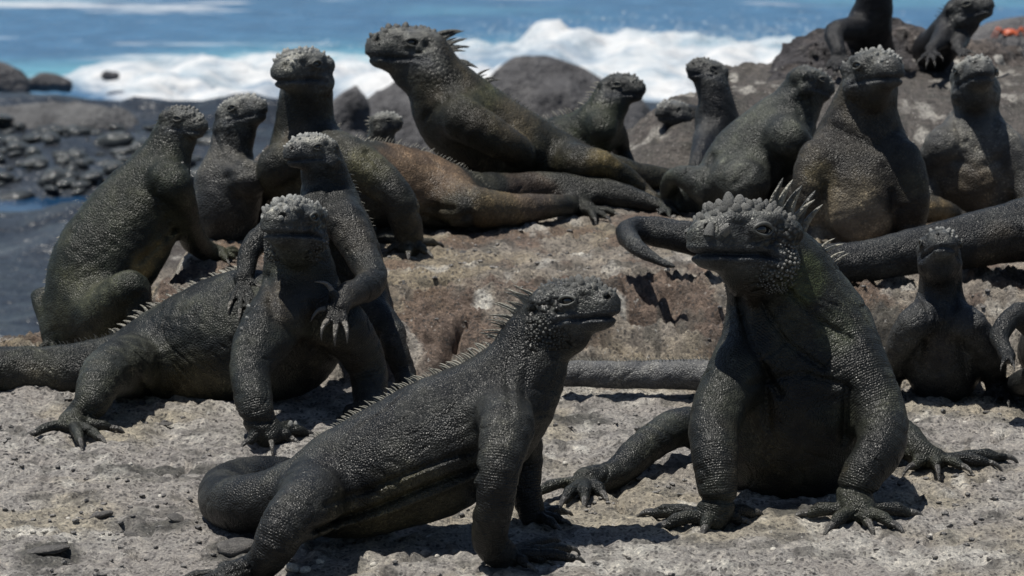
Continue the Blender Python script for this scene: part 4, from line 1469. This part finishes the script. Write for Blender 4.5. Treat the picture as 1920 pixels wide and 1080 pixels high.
O_ = iguana('iguana on top of the boulder at left, its head cut off by the frame', 4.82,
    trunk=[(1640, -30, 0, 32), (1638, 15, 1, 36), (1628, 55, 4, 44), (1630, 95, 10, 48), (1650, 120, 20, 40), (1690, 130, 32, 24)],
    head=dict(c=(1642, -52, 0), L=88, yaw=-30, pitch=5),
    limbs=[dict(p=[(1605, 52, 0, 26), (1566, 60, -3, 23), (1568, 84, -5, 18)], palm=(1572, 98, -5.5), rp=15, rt=7, claw=16,
                toes=[(1552, 126, -6.5), (1566, 134, -7), (1580, 132, -7), (1594, 118, -6.5)])],
    vox=0.0027, salt=0.2, seed=16, base=(0.036, 0.038, 0.044), tint=(0.05, 0.052, 0.056))

P_ = iguana('iguana on top of the boulder at right with raised snout and spread toes', 4.82,
    trunk=[(1800, 32, 0, 32), (1782, 58, 1, 36), (1764, 82, 4, 38), (1740, 105, 12, 40), (1720, 120, 24, 28)],
    head=dict(c=(1818, 18, -1), L=96, yaw=72, pitch=16),
    limbs=[dict(p=[(1768, 70, -2, 22), (1755, 84, -5, 16)], palm=(1746, 94, -6), rp=13, rt=5, claw=12, toes=[(1724, 112, -8), (1738, 118, -8), (1752, 116, -8), (1764, 106, -8)]),
           dict(p=[(1800, 75, -1, 20), (1798, 86, -4, 15)], palm=(1794, 92, -5), rp=12, rt=5, claw=12, toes=[(1800, 108, -7), (1812, 104, -7), (1822, 98, -7)])],
    vox=0.0027, salt=0.2, seed=17, base=(0.038, 0.040, 0.046), tint=(0.05, 0.052, 0.056),
    crests=[dict(path=[(1776, 15, 0), (1756, 40, 1)], n=6, len=(10, 9), lean=0.3, dark=True)])

Q_ = iguana('small slender iguana at right looking straight at the camera with snout raised', 3.5,
    trunk=[(1763, 490, 2, 42), (1763, 548, 3, 42), (1766, 610, 4, 60), (1768, 665, 5, 72), (1770, 695, 8, 66), (1780, 690, 18, 48), (1800, 685, 30, 26), (1840, 680, 42, 14)],
    head=dict(c=(1764, 468, 0), L=118, yaw=2, pitch=20),
    limbs=[
        dict(p=[(1715, 608, 1, 36), (1682, 660, -3, 29), (1672, 705, -5, 25)], palm=(1668, 732), rp=19, rt=8, claw=18, toes=[(1640, 738), (1655, 744), (1675, 746), (1690, 742)]),
        dict(p=[(1820, 612, 1, 36), (1858, 665, -3, 29), (1866, 710, -5, 25)], palm=(1868, 735), rp=19, rt=8, claw=18, toes=[(1848, 742), (1868, 748), (1888, 746), (1902, 740)]),
    ],
    vox=0.0016, salt=0.7, seed=18, base=(0.055, 0.058, 0.06), tint=(0.065, 0.068, 0.068),
    marks=[((1763, 540, -3, 42), (0.022, 0.022, 0.022), 0.85), ((1770, 670, -3, 60), (0.04, 0.034, 0.028), 0.8), ((1780, 715, -3, 30), (0.11, 0.09, 0.07), 0.6)],  # near-black throat mark: the chin's shadow put into the colour
    grooves=[([(1725, 520), (1740, 590)], 4, 5, 3), ([(1802, 525), (1790, 585)], 4, 5, 3), ([(1768, 610), (1770, 700)], 3, 7, 3), ([(1735, 640), (1725, 700)], 5, 8, 3), ([(1805, 640), (1815, 700)], 5, 8, 3),
             ([(1715, 715), (1760, 735)], 4, 5, 3)],
    crests=[], crown=dict(n=40, size=0.045))

R_ = iguana('dark iguana at the right frame edge of which only bent legs show', 3.48,
    trunk=[(2290, 520, 2, 50), (2240, 580, 3, 60), (2160, 630, 4, 85), (2060, 645, 5, 90), (1985, 650, 6, 70), (1950, 665, 14, 40), (1960, 680, 26, 24), (2060, 690, 36, 14)],
    head=dict(c=(2320, 505, 0), L=130, yaw=70, pitch=4),
    limbs=[
        dict(p=[(1965, 620, 0, 48), (1908, 590, -3, 27), (1875, 625, -5, 22), (1880, 650, -6, 18)], palm=(1890, 668, -7), rp=15, rt=7, claw=14, toes=[(1880, 682, -8), (1900, 684, -9)]),
        dict(p=[(1985, 690, -4, 44), (1925, 715, -7, 30), (1895, 725, -8, 22)], palm=(1880, 738), rp=17, rt=8, claw=16, toes=[(1868, 750), (1890, 756), (1912, 755)]),
    ],
    vox=0.0024, salt=0.3, seed=19, base=(0.034, 0.037, 0.038), tint=(0.045, 0.048, 0.046))

S_ = iguana('iguana beyond the right edge whose thick ridged tail crosses behind the front male', 3.78,
    trunk=[(2420, 300, 6, 60), (2360, 340, 6, 75), (2260, 380, 5, 95), (2130, 400, 3, 95), (2020, 418, 1, 76), (1920, 432, 0, 60), (1800, 455, -1, 50), (1700, 474, -2, 43), (1600, 492, -3, 38),
           (1500, 490, -3, 36), (1400, 468, -2, 34), (1300, 448, 0, 31), (1215, 432, 1, 27), (1176, 436, -1, 22), (1192, 462, -5, 16), (1230, 486, -7, 11), (1262, 500, -8, 6)],
    head=dict(c=(2450, 280, 4), L=140, yaw=60, pitch=5),
    limbs=[dict(p=[(2010, 430, -6, 50), (1975, 470, -9, 38)], palm=(1960, 520), rp=22, rt=9, claw=18, toes=[(1945, 530), (1965, 534)])],
    vox=0.0024, salt=0.3, seed=20, base=(0.034, 0.038, 0.041), tint=(0.046, 0.05, 0.052),
    marks=[((1880, 470, -3, 60), (0.06, 0.052, 0.042), 0.6)],
    crests=[dict(path=[(1920, 372, 2), (1800, 405, 0), (1700, 430, -1), (1560, 455, -3), (1400, 432, -2), (1220, 403, 1)], n=90, len=(6, 5), lean=0.3, dark=True)])

M_GREYROCK = rock_material('grey_rock', 9.0, 0.7, 0.05, attr=False, base=(0.078, 0.08, 0.084), speck=False, rough=0.8)
# ------------------------------------------------------------------ boulders, mounds and shore rocks
def rock(name, label, cones, vox, amp, freq, mat, seed=0, pig=None, cat='rock', group=None):
    """cones: list of chains of (px, py, depth, radius px); a lumpy solid rock"""
    fld = Field()
    big = 0
    for ch in cones:
        nodes = catmull(np.array([np.append(pt(n[0], n[1], n[2]), n[3] * n[2] / FPX) for n in ch]), 4)
        fld.chain(nodes, 0.35 * max(n[3] for n in nodes))
        big = max(big, max(n[3] for n in nodes))
    def lump(P, f):
        n = fbm3(P[0] * freq, P[1] * freq, P[2] * freq, 4, 31 + seed)
        r = np.abs(fbm3(P[0] * freq * 2.3 + 5, P[1] * freq * 2.3, P[2] * freq * 2.3, 2, 37 + seed) - 0.5)
        return (f + amp * (2.2 * (n - 0.5)) - amp * 0.9 * r).astype(f32)
    lo, hi = fld.bounds()
    fld.add(lump, (lo + hi) / 2, float(np.linalg.norm(hi - lo)))
    V, F = fld.mesh(vox)
    W = cam2world(V)
    org = W.mean(0)
    org[2] = W[:, 2].min()
    a_, b_, c_ = W[F[:, 0]] - org, W[F[:, 1]] - org, W[F[:, 2]] - org
    if np.einsum('ij,ij->i', a_, np.cross(b_, c_)).sum() < 0:
        F = F[:, ::-1]
    me = mesh_from(name, W - org, F, mat)
    if pig is not None:
        x, y, z = W.T
        set_attr(me, 'pig', 'FLOAT_COLOR', np.concatenate([pig(x, y, z), np.ones((len(W), 1))], 1))
    o = obj(name, me, label=label, category=cat)
    if group:
        o['group'] = group
    o.location = Vector(org)
    return o


def lava_pig(x, y, z):
    n1, n2 = fbm3(x * 14, y * 14, z * 14, 3, 3), fbm3(x * 40, y * 40, z * 40, 3, 8)
    c = np.array([0.070, 0.067, 0.072]) + np.array([0.055, 0.042, 0.030]) * sstep(0.45, 0.65, n1)[:, None]
    c = c * (0.55 + 0.9 * n2)[:, None]
    c = c + (np.array([0.42, 0.40, 0.36]) - c) * (0.7 * sstep(0.74, 0.80, n2))[:, None]
    return np.clip(c, 0.01, 0.8)


rock('lava_boulder', 'big rough lava boulder at right with two iguanas on top',
     [[(1330, 300, 4.72, 55), (1420, 262, 4.75, 72), (1500, 215, 4.85, 88), (1600, 175, 4.95, 126), (1720, 205, 5.0, 134), (1850, 225, 5.0, 136), (1980, 300, 5.0, 130), (2150, 340, 5.0, 110)],
      [(1600, 120, 4.95, 62), (1645, 85, 4.95, 56), (1700, 125, 4.95, 66)]],
     0.0042, 0.022, 30.0, M_LAVA, 1, lava_pig, 'boulder')
rock('shore_mound', 'pointed dark grey mound behind the centre before the white surf',
     [[(1030, 135, 8.6, 26), (1010, 200, 8.6, 96), (1020, 330, 8.6, 200), (1030, 520, 8.6, 300)], [(1140, 235, 8.6, 60), (1180, 420, 8.6, 180)]],
     0.018, 0.036, 13.0, M_DARKROCK, 2, cat='rock mound')
rock('shore_mound', 'rounded dark mound between the two raised iguana heads',
     [[(742, 190, 8.2, 38), (740, 280, 8.2, 110), (735, 480, 8.2, 210)], [(650, 235, 8.0, 50), (620, 340, 8.0, 110), (600, 500, 8.0, 190)]],
     0.018, 0.036, 13.0, M_DARKROCK, 3, cat='rock mound')
rock('shore_mound', 'low flat grey mound at left above the cobbles',
     [[(-60, 300, 9.5, 80), (30, 285, 9.5, 84), (110, 276, 9.5, 84), (190, 284, 9.5, 80), (250, 306, 9.5, 60)], [(380, 330, 9.4, 60), (480, 330, 9.4, 80)]],
     0.018, 0.024, 12.0, M_GREYROCK, 4, cat='rock mound')
rock('surf_rock', 'wet dark rock at the left frame edge in the surf',
     [[(-40, 160, 11.4, 40), (10, 162, 11.4, 38), (34, 180, 11.4, 26)]], 0.02, 0.03, 9.0, M_DARKROCK, 5)
rock('surf_rock', 'second wet rock in the surf, right of the one at the frame edge',
     [[(60, 160, 11.8, 22), (95, 152, 11.8, 22), (128, 164, 11.8, 12)]], 0.016, 0.025, 10.0, M_DARKROCK, 6)
rock('surf_rock', 'small lone rock amid the white foam at left', [[(200, 142, 12.3, 9), (216, 142, 12.3, 8)]], 0.008, 0.01, 14.0, M_DARKROCK, 7)
rock('surf_rock', 'brown rock behind the breaking wave right of centre', [[(1180, 85, 14.6, 26), (1205, 72, 14.6, 24), (1225, 90, 14.6, 16)]], 0.016, 0.03, 10.0, M_DARKROCK, 8)
rock('surf_rock', 'small rock tip in the surf left of the boulder', [[(1392, 92, 13.8, 8), (1412, 94, 13.8, 7)]], 0.01, 0.01, 12.0, M_DARKROCK, 9)
rock('shore_rock', 'blurred grey rock at the upper right corner under the orange crab',
     [[(1830, 120, 7.2, 62), (1880, 105, 7.2, 66), (1960, 130, 7.2, 90), (2100, 180, 7.2, 130)], [(1850, 200, 7.2, 100), (1950, 300, 7.2, 160), (2000, 420, 7.2, 200)]], 0.016, 0.02, 10.0, M_DARKROCK, 10)

# ------------------------------------------------------------------ lower shore with cobbles and a tide pool
M_SHORE = rock_material('shore_ground', 5.0, 0.8, 0.05, attr=False, base=(0.027, 0.033, 0.042), speck=False, rough=0.3)


def shore_z(x, y):
    n = fbm2(x * 1.6, y * 1.6, 4, 111)
    z = -0.56 + 0.10 * (n - 0.5) + 0.05 * (fbm2(x * 9, y * 9, 4, 115) - 0.5)
    w = wpt(40, 386, 8.44)
    z = z - 0.07 * np.exp(-(((x - w[0]) / 0.5) ** 2 + ((y - w[1]) / 0.16) ** 2))
    return z - 0.75 * sstep(9.8, 10.8, y + 0.5 * (n - 0.5))


xs, ys = np.linspace(-7, 7, 351), np.linspace(3.2, 11.5, 260)
X, Y = np.meshgrid(xs, ys, indexing='ij')
obj('shore', mesh_from('shore', np.stack([X, Y, shore_z(X, Y)], -1).reshape(-1, 3), grid_faces(351, 260), M_SHORE), kind='structure')
SHORE = bpy.data.objects['shore']


def stone_mesh(name, mat, seed, sub=2, flat=0.7):
    import bmesh
    bm = bmesh.new()
    bmesh.ops.create_icosphere(bm, subdivisions=sub, radius=1.0)
    for v in bm.verts:
        c = v.co
        k = 0.72 + 0.55 * float(fbm3(c.x * 1.3 + seed * 3.7, c.y * 1.3, c.z * 1.3 + seed, 3, seed))
        v.co = c * k
        v.co.z *= flat
    me = bpy.data.meshes.new(name)
    bm.to_mesh(me)
    bm.free()
    me.materials.append(mat)
    me.polygons.foreach_set('use_smooth', np.ones(len(me.polygons), bool))
    return me


rs = random.Random(5)
cob = [stone_mesh('cobble', M_COBBLE, k, 2, 0.75) for k in range(5)]
for i in range(300):
    px, py = rs.uniform(-60, 420), rs.uniform(225, 345)
    zz = -0.545
    # depth on the shore's plane at that pixel
    d = (CAM_H - zz) / (SP + (py - 540) / FPX * CP)
    w = wpt(px, py, d)
    o = obj('cobble', rs.choice(cob), SHORE)
    s = 0.004 + 0.026 * rs.random() ** 2.2
    o.location = (w[0], w[1], float(shore_z(w[0], w[1])) + s * 0.4)
    o.scale = (s * rs.uniform(0.8, 1.9), s, s * rs.uniform(0.5, 1.1))
    o.rotation_euler = (rs.uniform(-.3, .3), rs.uniform(-.3, .3), rs.uniform(0, 6.3))

# ------------------------------------------------------------------ sea
def sea_material():
    m, N, L, b = new_mat('sea_water')
    co = nd(N, 'ShaderNodeTexCoord').outputs['Object']
    foam = nd(N, 'ShaderNodeAttribute', attribute_name='foam').outputs['Fac']
    turq = nd(N, 'ShaderNodeAttribute', attribute_name='turq').outputs['Fac']
    mp = nd(N, 'ShaderNodeMapping')
    mp.inputs['Scale'].default_value = (1.0, 2.2, 1.0)
    L.new(co, mp.inputs['Vector'])
    n1 = nd(N, 'ShaderNodeTexNoise')
    n1.inputs['Scale'].default_value = 7.0
    n1.inputs['Detail'].default_value = 6.0
    n1.inputs['Roughness'].default_value = 0.65
    L.new(mp.outputs[0], n1.inputs['Vector'])
    fm = math_n(N, L, 'MULTIPLY_ADD', math_n(N, L, 'SUBTRACT', n1.outputs['Fac'], 0.5), 1.2, foam)
    fm = ramp(N, L, fm, [(0.25, (0, 0, 0)), (0.45, (0.35, 0.35, 0.35)), (0.82, (1, 1, 1))])
    deep = mix_rgb(N, L, 'MIX', turq, (0.045, 0.125, 0.235, 1), (0.12, 0.33, 0.41, 1))
    deep = mix_rgb(N, L, 'MULTIPLY', 0.7, deep, ramp(N, L, n1.outputs['Fac'], [(0.35, (0.6, 0.65, 0.7)), (0.65, (1.4, 1.35, 1.3))]))
    n2 = nd(N, 'ShaderNodeTexNoise')
    n2.inputs['Scale'].default_value = 3.0
    n2.inputs['Detail'].default_value = 7.0
    n2.inputs['Roughness'].default_value = 0.7
    L.new(mp.outputs[0], n2.inputs['Vector'])
    fcol = ramp(N, L, n2.outputs['Fac'], [(0.36, (0.30, 0.37, 0.43)), (0.56, (0.56, 0.57, 0.58))])  # grey-blue shading of the foam, put into its colour by noise
    L.new(mix_rgb(N, L, 'MIX', fm, deep, fcol), b.inputs['Base Color'])
    L.new(ramp(N, L, fm, [(0, (0.28,) * 3), (1, (0.9,) * 3)]), b.inputs['Roughness'])
    b.inputs['IOR'].default_value = 1.33
    b.inputs['Specular IOR Level'].default_value = 0.35
    bp = nd(N, 'ShaderNodeBump')
    bp.inputs['Strength'].default_value = 0.7
    bp.inputs['Distance'].default_value = 0.06
    L.new(n1.outputs['Fac'], bp.inputs['Height'])
    L.new(bp.outputs[0], b.inputs['Normal'])
    return m


M_SEA = sea_material()
SEA_Z = -0.9


def sea_fields(X, Y):
    """height, foam and turquoise amount of the sea surface"""
    # px-like lateral coordinate only to lay the surf out along the coast (metres at 13 m: 577 px per metre)
    u = X
    crest = 13.0 + 0.25 * np.sin(u * 1.3 + 0.6) + 0.5 * (noise2(u * 1.1, 0.3, 201) - 0.5)
    # the breaker stands higher to the right of the middle
    tall = 0.03 + 0.10 * sstep(-0.5, 0.15, u) * (1 - 0.35 * sstep(0.5, 1.0, u)) + 0.03 * noise2(u * 3.0, 1.1, 203)
    s = Y - crest
    prof = np.where(s < 0, np.exp(-(s / 0.62) ** 2), np.exp(-(s / 0.25) ** 2))
    bil = fbm3(u * 3.2, Y * 3.2, 0 * Y, 4, 205)
    fine = fbm3(u * 9, Y * 8, 0 * Y + 3, 4, 209)
    left_end = sstep(-1.75, -1.1, u + 0.35 * (bil - 0.5))
    start = 11.9 + 0.55 * (noise2(u * 1.7, 5.5, 211) - 0.5) + 0.5 * sstep(-0.9, -1.6, u)
    fo = sstep(start - 0.15, start + 0.35, Y) * (1 - sstep(0.02, 0.30, s)) * left_end
    z = SEA_Z + tall * prof * left_end + 0.02 * np.sin(Y * 2.1 + u * 0.4 + 2 * noise2(u, Y * 0.5, 215))
    z = z + fo * np.clip(0.10 * (bil - 0.5) + 0.12 * (fine - 0.5), -0.06, 0.03)
    # streaks of older foam
    st = fbm2(u * 0.9, Y * 3.0, 4, 221)
    old = 0.62 * sstep(0.58, 0.74, st) * (sstep(13.2, 13.8, Y)) * (1 - sstep(17.5, 22, Y))
    lft = 0.75 * sstep(0.5, 0.62, fbm2(u * 1.6, Y * 4.0, 3, 225)) * (1 - left_end) * sstep(11.3, 11.8, Y) * (1 - sstep(12.8, 13.2, Y))
    foam = np.clip(np.maximum(np.maximum(fo * (0.30 + 1.0 * bil), old), lft), 0, 1)
    tq = np.exp(-((Y - crest - 0.35) / 0.45) ** 2) * 0.9 + 0.3 * sstep(0.5, 0.64, fbm2(u * 0.5 + 3, Y * 1.7, 3, 227)) * (1 - sstep(17, 24, Y)) * sstep(13, 14, Y)
    return z, foam, np.clip(tq, 0, 1)


xs = axis_coords((-2.7, 2.7, 0.02), (-900, 900))
ys = np.concatenate([np.linspace(8.6, 11.2, 40)[:-1], np.arange(11.2, 15.6, 0.018), 15.6 + np.cumsum(0.02 * 1.045 ** np.arange(190))])
X, Y = np.meshgrid(xs, ys, indexing='ij')
Zs, foam, turq = sea_fields(X, Y)
me = mesh_from('sea', np.stack([X, Y, Zs], -1).reshape(-1, 3), grid_faces(len(xs), len(ys)), M_SEA)
set_attr(me, 'foam', 'FLOAT', foam)
set_attr(me, 'turq', 'FLOAT', turq)
obj('sea', me, kind='structure')
# tide pool: still water filling the hollows of the lower shore
w = wpt(40, 386, 8.44)
xs, ys = np.linspace(w[0] - 2.6, w[0] + 0.5, 30), np.linspace(w[1] - 2.2, w[1] + 0.2, 12)
X, Y = np.meshgrid(xs, ys, indexing='ij')
M_POOL = plain_mat('pool_water', (0.012, 0.042, 0.095), 0.12, 0.5)
obj('tide_pool', mesh_from('tide_pool', np.stack([X, Y, 0 * X - 0.592], -1).reshape(-1, 3), grid_faces(30, 12), M_POOL), kind='structure')

# spray flung up from the breaker
rs = random.Random(9)
drop = stone_mesh('droplet', M_PEBBLE, 3, 1, 1.0)
ARR[id(drop)] = (lambda V, F: (V, F))(*[np.array(a) for a in ([tuple(v.co) for v in drop.vertices], [tuple(p.vertices) for p in drop.polygons])])
items = []
for i in range(1200):
    u = rs.gauss(0.55, 0.5)
    cy = 13.0 + 0.25 * math.sin(u * 1.3 + 0.6)
    zz = -0.80 + abs(rs.gauss(0, 0.035)) * (1 if u > -0.2 else 0.3)
    s = rs.uniform(0.0008, 0.0026)
    items.append((drop, (u, cy + rs.uniform(-0.3, 0.15), zz), Matrix.Identity(3), (s, s, s)))
M_SPRAY = plain_mat('sea_spray', (0.86, 0.87, 0.87), 0.6)
sp = joined('sea_spray', items, M_SPRAY, None, (0, 0, 0))
sp['label'] = 'white spray drops thrown up along the breaking wave'
sp['category'] = 'spray'

# ------------------------------------------------------------------ orange crab on the far rock
M_CRAB = plain_mat('crab_shell', (0.42, 0.085, 0.03), 0.4)


def crab(px, py, d):
    w = wpt(px, py, d)
    root = obj('crab', None, label='small orange red crab on the far rock at upper right', category='crab')
    root.location = Vector(w)
    s = 0.014
    sh = obj('shell', EYE.copy(), root)
    sh.data.materials[0] = M_CRAB
    sh.scale = (s, s * 0.8, s * 0.55)
    for sd in (-1, 1):
        for k in range(4):
            a = math.radians(-35 + 28 * k)
            dx, dy = math.cos(a) * sd, math.sin(a)
            leg = tube_mesh('leg', [(dx * s * .8, dy * s * .8, 0), (dx * s * 1.6, dy * s * 1.4, s * 0.7), (dx * s * 2.4, dy * s * 2.0, -s * 0.6)], [s * .16, s * .13, s * .04], M_CRAB, 5)
            obj('leg', leg, root)
        pc = tube_mesh('pincer', [(sd * s * .6, -s * .6, 0), (sd * s * 1.1, -s * 1.3, s * .1), (sd * s * .7, -s * 1.9, 0), (sd * s * .4, -s * 2.1, 0)], [s * .15, s * .16, s * .28, s * .04], M_CRAB, 6)
        obj('pincer', pc, root)


crab(1893, 62, 7.14)

# ------------------------------------------------------------------ pebbles, stones and grit on the shelf
rs = random.Random(21)
peb = [stone_mesh('pebble', M_PEBBLE, k, 2, 0.75) for k in range(4)]
stn = [stone_mesh('stone', M_STONE, k + 10, 3, 0.6) for k in range(4)]


def lay(name, me, px, py, r, squash=1.0):
    d = ground_ray(px, py)
    w = wpt(px, py, d)
    o = obj(name, me, GROUND)
    s = r * d / FPX
    o.location = (w[0], w[1], float(ground_fine(np.array([w[0]]), np.array([w[1]]))[0]) + s * 0.25)
    o.scale = (s * rs.uniform(0.85, 1.3), s * rs.uniform(0.85, 1.2), s * squash)
    o.rotation_euler = (rs.uniform(-.3, .3), rs.uniform(-.3, .3), rs.uniform(0, 6.3))


for px, py, r in ((601, 1055, 9), (572, 1070, 10), (548, 1068, 13), (40, 996, 9), (62, 998, 6), (85, 997, 6), (128, 972, 5), (142, 972, 4), (190, 770, 5), (183, 761, 4), (245, 873, 5),
                  (975, 513, 9), (1090, 478, 8), (1102, 492, 7), (1250, 520, 6), (1370, 742, 6), (1640, 880, 6),
                  (1330, 1058, 6), (1480, 1060, 7), (1745, 1000, 6), (1810, 790, 6), (1720, 785, 6), (1855, 905, 6), (1240, 805, 6), (1060, 870, 6), (30, 800, 5), (300, 930, 5), (700, 1060, 7), (820, 1040, 6), (1450, 1030, 6)):
    lay('pebble', rs.choice(peb), px, py, r)
for px, py, r, q in ((445, 1030, 34, .7), (190, 970, 20, .6), (250, 1000, 16, .6), (330, 975, 18, .6), (90, 1035, 38, .35), (1650, 650, 30, .8), (1690, 655, 24, .9), (1620, 660, 20, .8), (560, 720, 14, .7), (600, 712, 16, .6),
                     (1690, 905, 8, .7), (1760, 945, 7, .7), (310, 800, 12, .5), (1850, 780, 8, .6), (870, 470, 9, .6), (1180, 480, 9, .6)):
    lay('stone', rs.choice(stn), px, py, r, q)
grit = [stone_mesh('grit', M_STONE, k + 30, 1, 0.8) for k in range(3)]
for g_ in grit:
    ARR[id(g_)] = (np.array([tuple(v.co) for v in g_.vertices]), np.array([tuple(p.vertices) for p in g_.polygons]))
items = []
gx = np.array([rs.uniform(-0.55, 0.6) for _ in range(2600)])
gy = np.array([rs.uniform(2.65, 4.1) for _ in range(2600)])
keep = fbm2(gx * 9, gy * 9, 3, 301) > 0.47
gx, gy = gx[keep], gy[keep]
gz = ground_fine(gx, gy)
for x, y, z in zip(gx, gy, gz):
    s = rs.uniform(0.0010, 0.0030)
    items.append((rs.choice(grit), (x, y, z + s * 0.3), Matrix.Rotation(rs.uniform(0, 6.3), 3, 'Z'), (s * 1.3, s, s * 0.8)))
joined('grit', items, M_STONE, GROUND, (0, 0, 0))
